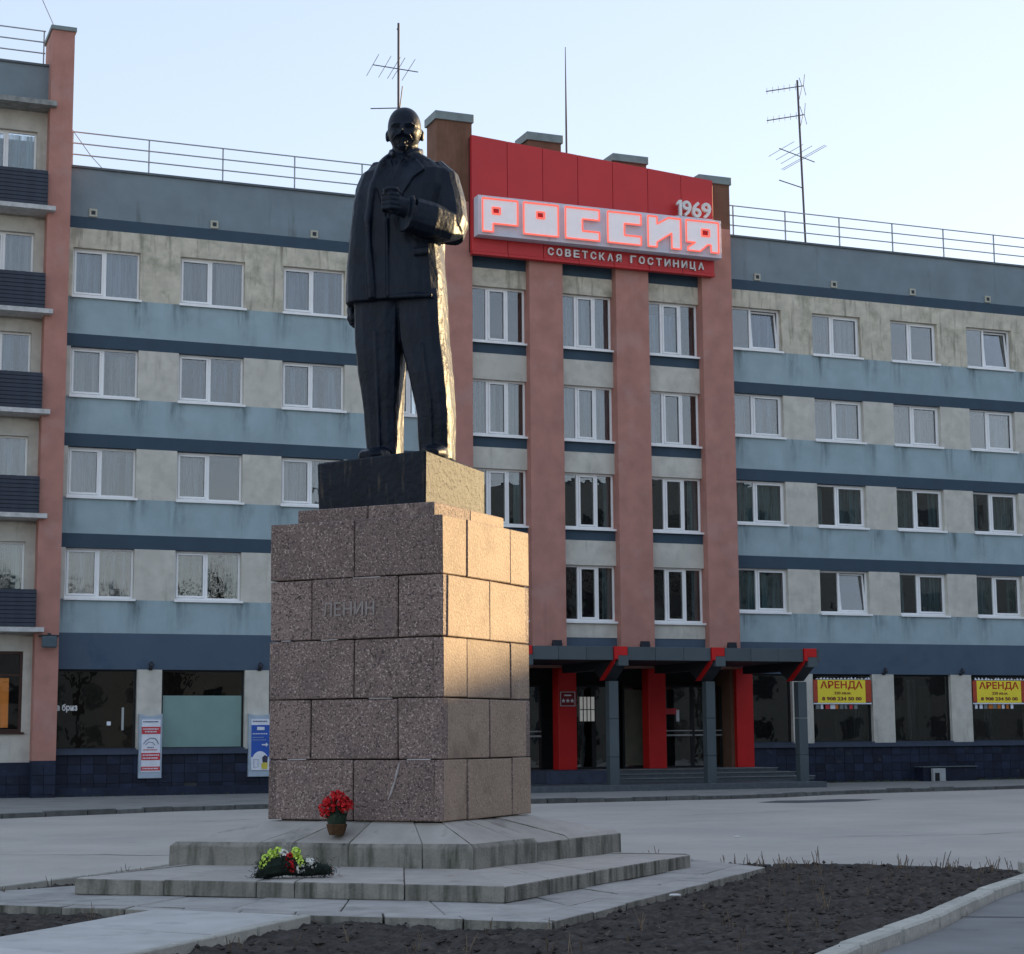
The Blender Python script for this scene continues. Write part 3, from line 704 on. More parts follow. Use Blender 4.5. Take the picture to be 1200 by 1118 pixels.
# advertising boxes
def adbox(x, lb, kindc):
    t = thing('advertising_box', lb, 'advertising box', BW(x, 0, .42), BROT)
    MB().box(0, .72, -.16, 0, 0, 1.86).build('casing', boxgrey, t, .012)
    MB().prism([(0, 1.865), (.72, 1.865), (.72, 1.98), (.54, 1.93), (.36, 1.915), (.18, 1.93), (0, 1.98)], 1, -.15, -.02).build('header', boxgrey, t)
    MB().box(.08, .66, -.172, -.162, .20, 1.80).build('poster', whiteprint, t)
    def p(n, a, b, c, d, m): MB().box(a, b, -.180, -.174, c, d).build(n, m, t)
    def lines(z, m, n=9, a=.12, b=.62, h=.04):
        xx = a; rr = random.Random(int(z*100))
        while xx < b-.03:
            ww = rr.uniform(.02, .05); MB().box(xx, xx+ww, -.186, -.182, z, z+h).build('print_mark', m, t); xx += ww+.015
    lines(1.72, M('print_grey', (.1, .12, .2)), h=.035)
    if kindc == 'red':
        p('red_field', .08, .66, 1.36, 1.58, redprint); lines(1.49, whiteprint); lines(1.41, whiteprint, a=.18, b=.56)
        p('red_field', .08, .66, .56, .78, redprint); lines(.69, whiteprint); lines(.60, whiteprint)
        p('red_field', .08, .66, .24, .36, redprint); lines(.28, whiteprint)
        tb = MB().tube([(.14, -.182, 1.05), (.22, -.182, 1.16), (.36, -.182, 1.24), (.5, -.182, 1.22), (.58, -.182, 1.12), (.6, -.182, 1.04)], .010, 5)
        tb.tube([(.2, -.182, 1.02), (.3, -.182, 1.12), (.42, -.182, 1.1), (.5, -.182, 1.02)], .008, 5).build('drawing', M('print_grey', (.1, .12, .2)), t)
        lines(.86, redprint, a=.14, b=.6, h=.03); lines(.93, M('print_grey', (.1, .12, .2)), a=.26, b=.46, h=.03)
    else:
        p('blue_field', .08, .66, .62, 1.62, blueprint); lines(1.33, whiteprint, h=.03); lines(1.22, boxgrey, a=.12, b=.5, h=.02); lines(1.14, boxgrey, a=.12, b=.56, h=.02)
        MB().box(.26, .50, -.187, -.182, 1.46, 1.56).build('print_badge', whiteprint, t)
        MB().prism([(.42, .98), (.55, .98), (.55, .93), (.63, 1.0), (.55, 1.07), (.55, 1.02), (.42, 1.02)], 1, -.187, -.182).build('arrow', whiteprint, t)
        pts = [(.37+.29*math.cos(k*math.pi/12), .40+.40*math.sin(k*math.pi/12)) for k in range(13)]+[(.08, .22), (.66, .22)]
        MB().prism(pts[:13]+[(.08, .21), (.66, .21)], 1, -.190, -.184).build('white_dome', whiteprint, t)
        MB().prism([(.42, .24), (.6, .24), (.62, .42), (.5, .46), (.4, .4)], 1, -.196, -.192).build('picture_yellow', M('print_yellow', (.6, .5, .08)), t)
        MB().prism([(.45, .44), (.6, .44), (.62, .62), (.52, .68), (.43, .6)], 1, -.196, -.192).build('picture_dark', M('print_dark', (.05, .05, .08)), t)
        MB().tube([(.16, -.192, .3), (.16, -.192, .55), (.3, -.192, .55), (.3, -.192, .3), (.16, -.192, .3)], .012, 5).build('picture_outline', boxgrey, t)
adbox(-12.56, 'grey advertising box with a red and white poster on a pilaster', 'red')
adbox(-9.10, 'grey advertising box with a blue and white poster beside the pedestal', 'blue')

# ------------------------------------------------------------------ roof antennas
def ant(name, lb, loc, build):
    t = thing(name, lb, 'antenna', loc, BROT); build(t); return t
def a1(t):
    MB().tube([(0, 0, 0), (0, 0, 7.7)], .045).build('mast', wiremat, t)
    MB().tube([(-.04, 0, 7.45), (.0, 0, 7.5)], .04).build('mast_tip', wiremat, t)
    MB().tube([(-.98, 0, 6.0), (.75, 0, 5.95)], .018).build('boom', wiremat, t)
    for x in (-.98, -.52, -.18, .0, .38):
        MB().tube([(x-.12, -1.1, 5.98), (x+.12, 1.1, 5.98)], .011, 5).build('element', wiremat, t)
    MB().tube([(-1.05, 0, 4.35), (.0, 0, 4.5)], .02).build('boom', wiremat, t)
    MB().tube([(0, -.1, 4.3), (.12, -.1, 5.3)], .02).build('aerial_rod', wiremat, t)
ant('roof_antenna', 'tall aerial mast with a comb of thin rods behind the statue head', BW(-3.1, 3.0, 19.6), a1)
def a2(t):
    MB().tube([(0, 0, 0), (0, 0, 5.2), (0, 0, 8.2)], [.05, .04, .015]).build('mast', wiremat, t)
ant('roof_antenna', 'plain whip aerial standing behind the red sign', BW(3.5, 3.0, 19.1), a2)
def a3(t):
    MB().tube([(0, 0, 0), (-.16, 0, 6.85)], .045).build('mast', wiremat, t)
    for zz in (6.55, 5.4):
        MB().tube([(-1.54, 0, zz-.32), (.12, 0, zz+.12)], .02).build('boom', wiremat, t)
        for k in range(6):
            x = -1.5+k*.25; z_ = zz-.30+k*.066; MB().tube([(x, 0, z_-.13), (x, 0, z_+.13)], .009, 5).build('element', wiremat, t)
        for s_ in (-1, 1): MB().tube([(.05, s_*.25, zz-.35), (.08, s_*.05, zz+.1), (.05, s_*.2, zz+.5)], .013, 5).build('reflector', wiremat, t)
    MB().tube([(-1.04, 0, 4.05), (.5, 0, 3.68)], .018).build('boom', wiremat, t)
    for x, l_ in ((-.95, .95), (-.6, 1.0), (-.3, 1.15), (-.02, 1.6), (.06, 1.6)):
        MB().tube([(x, -l_, 3.80-x*.24), (x, l_, 3.80-x*.24)], .010, 5).build('element', wiremat, t)
    MB().tube([(-1.08, 0, 2.8), (-.06, 0, 2.6)], .02).build('boom', wiremat, t)
ant('roof_antenna', 'aerial mast with four arms on the right wing roof', BW(12.47, 1.0, 19.6), a3)
cb = MB().tube([BW(-16.2, .4, 25.6), BW(-15.5, .4, 24.1)], .012, 5).tube([BW(-15.1, .8, 21.4), BW(-14.3, .9, 20.4), BW(-13.6, 1., 19.75)], .012, 5)
tag(cb.build('roof_cable', wiremat), 'thin slack cable from the corner pillar down to the lower roof', 'cable')

# ------------------------------------------------------------------ ground
def sheet(name, pts, z, mat, **kw):
    o = MB().poly([(x, y, z) for x, y in pts], [tuple(range(len(pts)))]).build(name, mat); tag(o, kind='structure', **kw); return o
g = MB().poly([(-900, -900, -.30), (900, -900, -.30), (900, 900, -.30), (-900, 900, -.30)], [(0, 1, 2, 3)]).build('ground', asph); tag(g, kind='structure')
road = MB()
nx, ny = 60, 40
vs = [(-60+3*i, 12+1.7*j, -.206+.003*noise.noise(Vector((i*.7, j*.6, 0)))) for j in range(ny+1) for i in range(nx+1)]
road.poly(vs, [(j*(nx+1)+i, j*(nx+1)+i+1, (j+1)*(nx+1)+i+1, (j+1)*(nx+1)+i) for j in range(ny) for i in range(nx)])
tag(road.build('road', asph, smooth=True), kind='structure')
KT = [(-60, -3), (-16, 39.6), (-14.0, 42.0), (-12.08, 44.05), (-10.47, 45.78), (-8.73, 47.64), (-6.53, 48.98), (-3, 50.2), (.87, 51.31), (3.3, 52.5), (6.17, 53.77), (7.9, 54.9), (9.3, 56.6), (11.63, 58.4), (17.17, 61.9), (60, 86)]
KT = KT[1:]
walk = [(x, y) for x, y in KT] + [(60, 100), (-40, 60), (-40, 30)]
sheet('pavement', walk, -.10, walkm)
kerb = thing('road_kerb', 'low dark weathered kerb along the pavement in front of the hotel', 'kerb')
def kerb_run(par, path, step, wd, z0, z1, mat, name='kerbstone', bev=.012, jit=.012, gap=.012):
    P = [Vector((x, y, 0)) for x, y in path]; segs = []
    for a, b in zip(P, P[1:]):
        L = (b-a).length; n = max(1, round(L/step))
        for k in range(n): segs.append((a+(b-a)*(k/n), a+(b-a)*((k+1)/n)))
    for a, b in segs:
        L = (b-a).length; j = random.uniform(-jit, jit)
        o = MB().box(gap, L-gap, -wd/2, wd/2, z0, z1+j).mesh(name, mat, bev)
        obj(name, o, par, a+Vector((0, 0, 0)), (0, 0, math.atan2(b.y-a.y, b.x-a.x)+random.uniform(-.006, .006)))
kerb_run(kerb, KT[:-1], 1.0, .18, -.32, -.085, kerbd, jit=.02)
pt_ = MB()
for k in range(26):          # broken asphalt patch by the kerb
    pass
patch = MB().poly([(x, y, -.2005) for x, y in ((6.6, 50.8), (7.6, 50.2), (9.3, 51.0), (10.3, 52.4), (9.2, 53.0), (8.2, 52.2), (7.3, 52.1))], [tuple(range(7))]).build('road_patch', M('asphalt_patch', (.07, .075, .08)))
tag(patch, kind='structure')

crm = M('road_crack_fill', (.09, .09, .09))
rq = random.Random(77)
for (x0, y0, ang, L) in ((-9, 30, .1, 6), (-3.5, 36, -.2, 7), (5, 33, .25, 6), (9, 40, -.05, 8), (3, 43, .5, 5), (12, 46, .3, 7), (-8, 40, .7, 5), (7.5, 29, -.4, 4), (11, 34, 1.1, 5)):
    L_, R_ = [], []; n = 14; x, y = x0, y0; a = ang
    for k in range(n):
        a = ang+rq.uniform(-.6, .6); wd_ = rq.uniform(.012, .035)*(1-abs(k/n-.5)*1.4)
        L_.append((x-math.sin(a)*wd_, y+math.cos(a)*wd_, -.199)); R_.append((x+math.sin(a)*wd_, y-math.cos(a)*wd_, -.199))
        x += math.cos(a)*L/n; y += math.sin(a)*L/n
    m_ = MB().poly(L_+R_, [(k, k+1, n+k+1, n+k) for k in range(n-1)])
    tag(m_.build('road_crack', crm), kind='structure')
wd = MB(); wm_ = M('weed_green', (.07, .085, .035), var=.4, scale=5)
for k in range(1500):
    s_ = rq.choice([rq.uniform(9, 22), rq.uniform(9, 22), rq.uniform(-15, -7)]); p = BW(s_, -.05-abs(rq.gauss(0, .12)), -.10); h = rq.uniform(.02, .09)
    a = rq.uniform(0, 6.28); u = Vector((math.cos(a), math.sin(a), 0))*.015
    wd.poly([p-u, p+u, p+Vector((rq.uniform(-.03, .03), rq.uniform(-.03, .03), h))], [(0, 1, 2)])
tag(wd.build('weeds', wm_), 'sparse weeds growing along the foot of the hotel wall', 'weeds', kind='stuff')
lit_ = M('paper_litter', (.75, .75, .72))
for k, (x, y, lb) in enumerate(((3.9, 33.5, 'white paper scrap lying on the road right of the pedestal'), (1.55, 19.0, 'white paper scrap on the paving beside the lower step'))):
    z = -.19 if y > 30 else .008
    tag(MB().prism([(x, y), (x+.12, y+.02), (x+.10, y+.09), (x+.02, y+.08)], 2, z, z+.012).build('paper_scrap', lit_), lb, 'litter')

# island soil, clipped to its outline
ISL = [(-5.75, 21.05), (-4.60, 24.4), (-2.5, 26.2), (1.2, 25.8), (2.35, 24.9), (4.4, 24.45), (6.25, 23.4), (6.45, 22.6), (5.81, 21.5), (4.657, 19.2), (3.468, 16.7), (2.36, 13.96), (1.6, 12.2), (-7.5, 12.2), (-9.5, 16.5)]
def inside(x, y, P):
    c = False; n = len(P)
    for i in range(n):
        x1, y1 = P[i]; x2, y2 = P[(i+1) % n]
        if (y1 > y) != (y2 > y) and x < (x2-x1)*(y-y1)/(y2-y1)+x1: c = not c
    return c
def soil_z(x, y):
    v = noise.noise(Vector((x*1.1, y*1.1, 0)))*.035 + noise.noise(Vector((x*4.3, y*4.3, 3)))*.034
    v += noise.noise(Vector((x*11, y*11, 7)))*.036 + abs(noise.noise(Vector((x*23, y*23, 9))))*.034
    return -.088+v
st_ = .045; idx = {}; sv = []; sf = []
nxs = int(17/st_); nys = int(15/st_)
ins = {}
for i in range(nxs):
    for j in range(nys):
        x, y = -9.6+i*st_, 12.1+j*st_
        if inside(x+st_/2, y+st_/2, ISL) and not (y < 18 and abs(x) > .34*y+.6):
            q = []
            for a, b in ((i, j), (i+1, j), (i+1, j+1), (i, j+1)):
                if (a, b) not in idx:
                    X, Y = -9.6+a*st_, 12.1+b*st_; idx[a, b] = len(sv)
                    sv.append((X+random.uniform(-.012, .012), Y+random.uniform(-.012, .012), soil_z(X, Y)))
                q.append(idx[a, b])
            sf.append(tuple(q))
me = bpy.data.meshes.new('soil'); me.from_pydata(sv, [], sf); me.materials.append(soilm)
so_ = obj('soil', me); tag(so_, kind='structure')
cl = MB()          # clods
rr = random.Random(5)
for k in range(5200):
    x, y = rr.uniform(-6, 6.4), rr.uniform(12.4, 25)
    if not inside(x, y, ISL): continue
    r = rr.uniform(.007, .034)*(1 if rr.random() < .9 else 1.5); z = soil_z(x, y)+r*.3
    vs = []
    for dx, dy, dz in ((1,0,0),(0,1,0),(-1,0,0),(0,-1,0),(0,0,1),(0,0,-1)):
        vs.append((x+dx*r*rr.uniform(.6, 1.4), y+dy*r*rr.uniform(.6, 1.4), z+dz*r*rr.uniform(.5, .9)))
    cl.poly(vs, [(0,1,4),(1,2,4),(2,3,4),(3,0,4),(1,0,5),(2,1,5),(3,2,5),(0,3,5)])
tag(cl.build('soil_clods', soilm), 'loose clods of dark soil over the flower bed', 'soil', kind='stuff')

# island kerbs
kl = thing('bed_kerb', 'narrow whitewashed kerb at the left edge of the flower bed', 'kerb')
kerb_run(kl, [(-9.5, 16.4), (-5.75, 21.05), (-4.60, 24.4), (-3.4, 25.6)], 1.0, .10, -.3, .0, kerbw, jit=.006)
kf = thing('bed_kerb', 'thin dark kerb along the far edge of the flower bed', 'kerb')
kerb_run(kf, [(.9, 25.9), (2.35, 24.95), (4.4, 24.5), (6.3, 23.42)], 1.0, .10, -.3, -.075, kerbd, jit=.01)
kr = thing('bed_kerb', 'pale stone kerb between the flower bed and the asphalt path at the right', 'kerb')
kerb_run(kr, [(6.30, 23.3), (6.35, 22.4), (5.86, 21.2), (4.72, 18.95), (3.55, 16.25), (2.5, 14.2), (1.7, 12.4)], 1.05, .19, -.2, .055, kerbw, jit=.012, bev=.02)
for pts_, lbm in (([(6.44, 23.6), (6.46, 22.4), (5.97, 21.2), (4.83, 18.95), (3.66, 16.2), (2.6, 14.1), (1.5, 11), (14, 9), (17, 20), (12, 30), (8, 27)], asph2),):
    sheet('right_path', pts_, -.05, lbm)
for a, b in (((3.5, 14.1), (5.1, 14.3)), ((3.95, 17.2), (5.0, 17.0)), ((5.3, 19.8), (6.6, 19.7)), ((4.4, 15.3), (5.4, 15.9))):
    a, b = Vector(a), Vector(b); n_ = (b-a).normalized(); p = Vector((-n_.y, n_.x))*.02
    cpt = [a-p, (a+b)/2-p+Vector((0, .03)), b-p*.3, (a+b)/2+p+Vector((0, .03)), a+p]
    tag(MB().poly([(v.x, v.y, -.046) for v in cpt], [tuple(range(5))]).build('path_crack', M('crack', (.03, .03, .03))), kind='structure')

# ------------------------------------------------------------------ monument base: slab, lower step, upper step
def V2(p): return Vector((p[0], p[1], 0))
def ring(par, name, L, C, Rr, inn, prof, nf, nr, mat, back=True):
    """stones round a quadrilateral (L, C, Rr outer corners); inn = inner corners (L, C, R, B);
    prof: outline of the cross section as (t, z), t = 0 outer edge .. 1 inner edge"""
    L, C, Rr = V2(L), V2(C), V2(Rr); Bk = L+Rr-C
    iL, iC, iR, iB = [V2(p) for p in inn]
    sides = [((C, L), (iC, iL), nf), ((C, Rr), (iC, iR), nr)]
    if back: sides += [((Bk, Rr), (iB, iR), nf), ((Bk, L), (iB, iL), nr)]
    for (a, b), (ia, ib), cuts in sides:
        cuts = [0]+list(cuts)+[1]
        for t0, t1 in zip(cuts, cuts[1:]):
            L_ = (b-a).length; e = .0035/L_; t0 += e; t1 -= e
            vs = []
            dz = random.uniform(-.006, .006)
            for t in (t0, t1):
                o_ = a+(b-a)*t; i_ = ia+(ib-ia)*t
                for (u, z) in prof:
                    p = o_+(i_-o_)*u; vs.append((p.x, p.y, z+dz))
            n = len(prof)
            fs = [tuple(range(n)), tuple(range(2*n-1, n-1, -1))]+[(i, (i+1) % n, n+(i+1) % n, n+i) for i in range(n)]
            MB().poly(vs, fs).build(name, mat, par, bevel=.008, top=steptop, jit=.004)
TH = .4435
EX = Vector((math.cos(TH), -math.sin(TH), 0)); EY = Vector((math.sin(TH), math.cos(TH), 0))
PW = 2.3364; PC = Vector((-1.3532, 22.6765, 0)); HH = PW/2
def PL(x, y): p = PC+EX*x+EY*y; return (p.x, p.y)
base = thing('monument_steps', 'stepped pale stone base under the granite pedestal', 'steps')
UL, UC, UR = (-4.021, 21.85), (-.453, 20.706), (1.338, 23.606)
inn = [PL(-HH-.0, -HH-.0), PL(HH, -HH), PL(HH, HH), PL(-HH, HH)]
inn = [PL(-HH+.05, -HH+.05), PL(HH-.05, -HH+.05), PL(HH-.05, HH-.05), PL(-HH+.05, HH-.05)]
ring(base, 'upper_step_stone', UL, UC, UR, inn, [(0, .15), (0, .385), (.07, .435), (1, .655), (1, .15)], (.16, .40, .585, .70), (.27, .40, .62), limes)
LL, LC, LR = (-4.635, 19.843), (-.097, 18.40), (2.148, 23.037)
ui = [Vector(p) for p in (UL, UC, UR)]; ub = ui[0]+ui[2]-ui[1]
def shrink(p, f=.9): c = Vector((-1.34, 22.7)); q = c+(Vector(p)-c)*f; return (q.x, q.y)
inl = [shrink(UL), shrink(UC), shrink(UR), shrink(ub)]
ring(base, 'lower_step_stone', LL, LC, LR, inl, [(0, .0), (0, .158), (.03, .165), (1, .165), (1, .0)], (.22, .47, .56, .78), (.20, .43, .66, .84), limes)
pv = thing('base_paving', 'worn concrete slabs laid round the monument steps', 'paving')
SL, SC, SR = (-9.0, 20.6), (.329, 16.541), (3.071, 23.104)
sb = Vector(SL)+Vector(SR)-Vector(SC)
il = [shrink(LL, .93), shrink(LC, .93), shrink(LR, .93), shrink((Vector(LL)+Vector(LR)-Vector(LC)), .93)]
SLs = (-5.75, 18.90); SLb = (-5.1, 21.0)
def slab(pts, mat=slabm, name='paving_slab', z1=0., z0=-.12, bev=.008, par=pv):
    dz = random.uniform(-.006, .004)
    MB().prism(pts, 2, z0, z1+dz).build(name, mat if mat is pathm else limes, par, bevel=bev, top=mat, jit=.006)
def lerp(a, b, t): return (a[0]+(b[0]-a[0])*t, a[1]+(b[1]-a[1])*t)
def strip(A0, A1, B0, B1, cuts, **kw):          # stones between edge A and edge B
    cuts = [0]+list(cuts)+[1]
    for t0, t1 in zip(cuts, cuts[1:]):
        e = .0012; slab([lerp(A0, A1, t0+e), lerp(A0, A1, t1-e), lerp(B0, B1, t1-e), lerp(B0, B1, t0+e)], **kw)
# front: outer edging strip then inner slabs
F0, F1 = (-5.75, 18.86), (.329, 16.541)
G0, G1 = (-5.65, 19.12), (.25, 16.86)
H0, H1 = (-4.9, 20.1), (-.15, 18.6)
strip(F0, F1, G0, G1, (.10, .22, .33, .42, .52, .61, .75, .87))
strip(lerp(G0, G1, .003), G1, H0, H1, (.16, .33, .5, .68, .85))
Rr0, Rr1 = (.329, 16.541), (3.071, 23.104)
Q0, Q1 = (.02, 16.95), (2.74, 23.3)
W0, W1 = (-.35, 18.7), (2.0, 23.3)
strip(lerp(Rr0, Rr1, .006), Rr1, lerp(Q0, Q1, .0), Q1, (.14, .27, .40, .55, .66, .82))
strip(lerp(Q0, Q1, .006), Q1, W0, W1, (.18, .38, .58, .80))
slab([(-4.2, 20.05), (1.95, 23.2), (1.9, 25.2), (-4.6, 25.0)], z1=-.02)
slab([(3.06, 23.12), (1.96, 23.32), (1.95, 25.1), (2.4, 24.6)])
slab([(-5.73, 18.9), (-4.93, 20.05), (-4.25, 20.2), (-4.55, 21.5), (-5.2, 20.85), (-6.6, 19.35)], z1=-.004)
slab([(-7.6, 19.6), (-5.77, 18.88), (-6.62, 19.33), (-7.3, 20.3)], z1=-.01)
tag(pv, 'worn concrete slabs laid round the monument steps', 'paving')
# light path leading off to the lower left
path = thing('garden_path', 'pale concrete path running to the lower left from the monument', 'path')
A0, A1 = (-3.42, 17.93), (-6.6, 9.4); B0, B1 = (-1.99, 17.36), (-5.0, 7.5)
strip(A0, A1, B0, B1, (.17, .33, .5, .66, .82), mat=pathm, z1=.006, name='path_slab')
kerb_run(path, [(-1.90, 17.25), (-2.93, 14.2), (-4.9, 8)], 1.0, .09, -.15, .012, kerbw, jit=.005)

# ------------------------------------------------------------------ pedestal: individual granite blocks
RZP = -TH
ped = thing('stone_pedestal', 'tall square pedestal of brown granite blocks with an inscription', 'pedestal', (PC.x, PC.y, 0), RZP)
MB().box(-HH+.12, HH-.12, -HH+.12, HH-.12, .5, 4.16).build('core', mortar, ped)
ZC = [.655, 1.355, 2.055, 2.748, 3.465, 4.155]
gj = .007
def blk_(face, a, b, z0, z1, mat, name='granite_block'):
    pr = random.uniform(-.008, .010)
    if face == 'F': m = MB().box(a+gj, b-gj, -HH-pr, -HH+.15, z0+gj, z1-gj)
    elif face == 'R': m = MB().box(HH-.15, HH+pr, a+gj, b-gj, z0+gj, z1-gj)
    elif face == 'B': m = MB().box(a+gj, b-gj, HH-.15, HH+pr, z0+gj, z1-gj)
    else: m = MB().box(-HH-pr, -HH+.15, a+gj, b-gj, z0+gj, z1-gj)
    o = m.build(name, mat, ped, bevel=.010, jit=.0045)
    if mat is granite_lit:
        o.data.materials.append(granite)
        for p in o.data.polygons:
            if p.normal.y < -.5: p.material_index = 1  # front ends keep the base granite, other faces the lit copy
    return o
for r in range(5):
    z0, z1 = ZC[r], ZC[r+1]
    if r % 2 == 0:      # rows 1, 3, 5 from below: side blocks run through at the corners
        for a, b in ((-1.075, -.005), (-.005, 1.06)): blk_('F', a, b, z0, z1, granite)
        for a, b in ((-HH, -.56), (-.56, .62), (.62, HH)): blk_('R', a, b, z0, z1, granite_lit); blk_('L', a, b, z0, z1, granite)
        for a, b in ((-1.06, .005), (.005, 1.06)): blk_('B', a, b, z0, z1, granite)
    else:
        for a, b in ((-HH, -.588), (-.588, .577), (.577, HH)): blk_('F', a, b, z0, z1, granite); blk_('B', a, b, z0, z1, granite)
        for a, b in ((-1.07, .03), (.03, 1.06)): blk_('R', a, b, z0, z1, granite_lit); blk_('L', a, b, z0, z1, granite)
for a, b in ((-.94, .04), (.04, .94)):
    MB().box(a+gj, b-gj, -.94, -.0, 4.158, 4.335).build('cap_stone', granite, ped, .012)
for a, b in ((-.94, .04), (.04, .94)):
    MB().box(a+gj, b-gj, .005, .94, 4.158, 4.335).build('cap_stone', granite_lit, ped, .012)
vein = M('pale_vein', (.42, .38, .36), rough=.8)
MB().tube([(.61, -HH-.008, 1.32), (.575, -HH-.010, 1.2), (.55, -HH-.008, 1.12), (.50, -HH-.010, .98), (.46, -HH-.010, .9)], [.006, .016, .009, .014, .004], 6).build('stone_vein', vein, ped)
for x, z, L in ((-.02, 3.462, .36), (-.45, 2.748, .22), (.2, 2.055, .3), (-.9, 1.357, .25), (.7, 1.356, .3), (-1.0, 2.75, .12)):
    MB().box(x, x+L, -HH-.004, -HH+.02, z-.006, z+.006).build('mortar_smear', vein, ped, jit=.003)
tx = text_mesh('ЛЕНИН', .70, .165, .004, M('inscription_grey', (.265, .23, .21)), .01)
obj('inscription', tx, ped, (-.425, -HH-.012, 3.02))

# ------------------------------------------------------------------ statue
stt = thing('bronze_statue', 'dark statue of a bald bearded man in an overcoat with one fist raised', 'statue', (PC.x, PC.y, 4.338), RZP)
pm = bmesh.new()
bmesh.ops.create_grid(pm, x_segments=2, y_segments=2, size=1)
pm.free()
MB().poly([(-.78, -.72, 0), (.70, -.72, 0), (.70, .88, 0), (-.78, .88, 0), (-.80, -.73, .595), (.71, -.73, .655), (.70, .88, .60), (-.78, .88, .58)],
          [(0, 3, 2, 1), (4, 5, 6, 7), (0, 1, 5, 4), (1, 2, 6, 5), (2, 3, 7, 6), (3, 0, 4, 7)]).build('plinth', plinm, stt, bevel=.02)

def sring(c, ax, ay, n=20, p=3.2, rot=0., dx=Vector((1, 0, 0)), dy=Vector((0, 1, 0))):
    out = []
    for k in range(n):
        a = 2*math.pi*(k+.5)/n; ca, sa = math.cos(a), math.sin(a)
        r = (abs(ca)**p+abs(sa)**p)**(-1/p)
        out.append(Vector(c)+dx*(ca*r*ax)+dy*(sa*r*ay))
    return out
class Fig(MB):
    def loft(s, rings):
        o = len(s.v); n = len(rings[0])
        for r in rings: s.v += [tuple(p) for p in r]
        for i in range(len(rings)-1):
            for j in range(n): s.f.append((o+i*n+j, o+i*n+(j+1) % n, o+(i+1)*n+(j+1) % n, o+(i+1)*n+j))
        s.f.append(tuple(o+j for j in range(n-1, -1, -1))); s.f.append(tuple(o+(len(rings)-1)*n+j for j in range(n)))
    def limb(s, pts, ra, rb, p=2.6, n=16, ref=(0, 0, 1)):
        pts = [Vector(q) for q in pts]; rs = []; k = len(pts); ref = Vector(ref)
        for i, q in enumerate(pts):
            d = (pts[min(i+1, k-1)]-pts[max(i-1, 0)]).normalized()
            u = d.cross(ref).normalized(); v = u.cross(d)
            rs.append(sring(q, ra[i], rb[i], n, p, 0, u, v))
        s.loft(rs)
    def vert(s, secs, p=3.2, n=20):       # secs: (cx, cy, z, ax, ay)
        s.loft([sring((cx, cy, z), ax, ay, n, p) for cx, cy, z, ax, ay in secs])
    def ell(s, c, r, n=14, rot=None):
        o = len(s.v); m = n//2; c = Vector(c)
        for i in range(m+1):
            t = math.pi*i/m
            for j in range(n):
                a = 2*math.pi*j/n; q = Vector((math.sin(t)*math.cos(a)*r[0], math.sin(t)*math.sin(a)*r[1], math.cos(t)*r[2]))
                if rot: q.rotate(rot)
                s.v.append(tuple(c+q))
        for i in range(m):
            for j in range(n): s.f.append((o+i*n+j, o+(i+1)*n+j, o+(i+1)*n+(j+1) % n, o+i*n+(j+1) % n))
F = Fig()
# trousers (viewer-left leg, viewer-right leg)
F.vert([(-.235, .03, 5.00, .205, .24), (-.235, .03, 5.10, .205, .24), (-.25, .02, 5.6, .225, .26), (-.27, .0, 6.1, .27, .29), (-.29, .0, 6.5, .295, .31), (-.28, .0, 7.1, .31, .33)], p=4.5)
F.vert([(.45, -.02, 4.98, .205, .24), (.45, -.02, 5.08, .205, .24), (.445, -.05, 5.55, .22, .26), (.375, -.04, 6.05, .255, .29), (.29, -.01, 6.5, .285, .31), (.25, .0, 7.1, .295, .32)], p=4.5)
# shoes
for cx, cy, tx_ in ((-.25, -.18, -.05), (.47, -.2, .03)):
    F.limb([(cx, cy+.34, 5.03), (cx, cy, 5.04), (cx+tx_, cy-.26, 5.02), (cx+tx_*1.2, cy-.40, 5.0)], [.14, .165, .155, .09], [.10, .12, .085, .05], p=2.8)
# jacket / torso
F.vert([(-.07, .0, 6.98, .625, .40), (-.07, .0, 7.3, .605, .395), (-.07, .0, 7.75, .555, .385), (-.04, .0, 8.15, .575, .39), (.0, .01, 8.45, .59, .38), (.04, .02, 8.66, .56, .33), (.05, .03, 8.78, .42, .25), (.04, .03, 8.90, .24, .20)], p=3.6, n=28)
# overcoat hanging on the viewer's left, over the arm
F.vert([(-.43, .06, 6.97, .262, .46), (-.44, .05, 7.4, .242, .45), (-.425, .05, 7.9, .215, .43), (-.405, .05, 8.3, .195, .39), (-.345, .05, 8.55, .19, .33), (-.29, .05, 8.72, .16, .25), (-.27, .05, 8.83, .12, .18)], p=3.6, n=24)
F.limb([(-.29, -.40, 6.99), (-.32, -.42, 7.5), (-.345, -.41, 8.0), (-.30, -.37, 8.4), (-.2, -.27, 8.75), (-.13, -.1, 8.9)], [.045]*6, [.05, .045, .045, .045, .05, .05], p=3)
# overcoat at the back and over the viewer-right shoulder
F.vert([(-.12, .34, 6.97, .56, .14), (-.08, .32, 7.8, .55, .13), (-.02, .28, 8.4, .52, .13), (.02, .2, 8.78, .35, .12)], p=3)
# upper arm (viewer right), elbow, forearm, cuff
F.limb([(.40, .03, 8.70), (.53, .03, 8.56), (.59, .02, 8.28), (.625, -.02, 8.0), (.60, -.10, 7.86)], [.16, .19, .205, .21, .20], [.2, .24, .25, .26, .24], p=3., ref=(0, 1, 0))
F.limb([(.635, -.02, 7.92), (.56, -.22, 7.90), (.44, -.42, 7.93), (.25, -.56, 7.98)], [.19, .205, .20, .185], [.16, .205, .215, .205], p=3.6)
F.limb([(.22, -.575, 7.985), (.19, -.60, 7.99)], [.20, .195], [.225, .22], p=3.6)
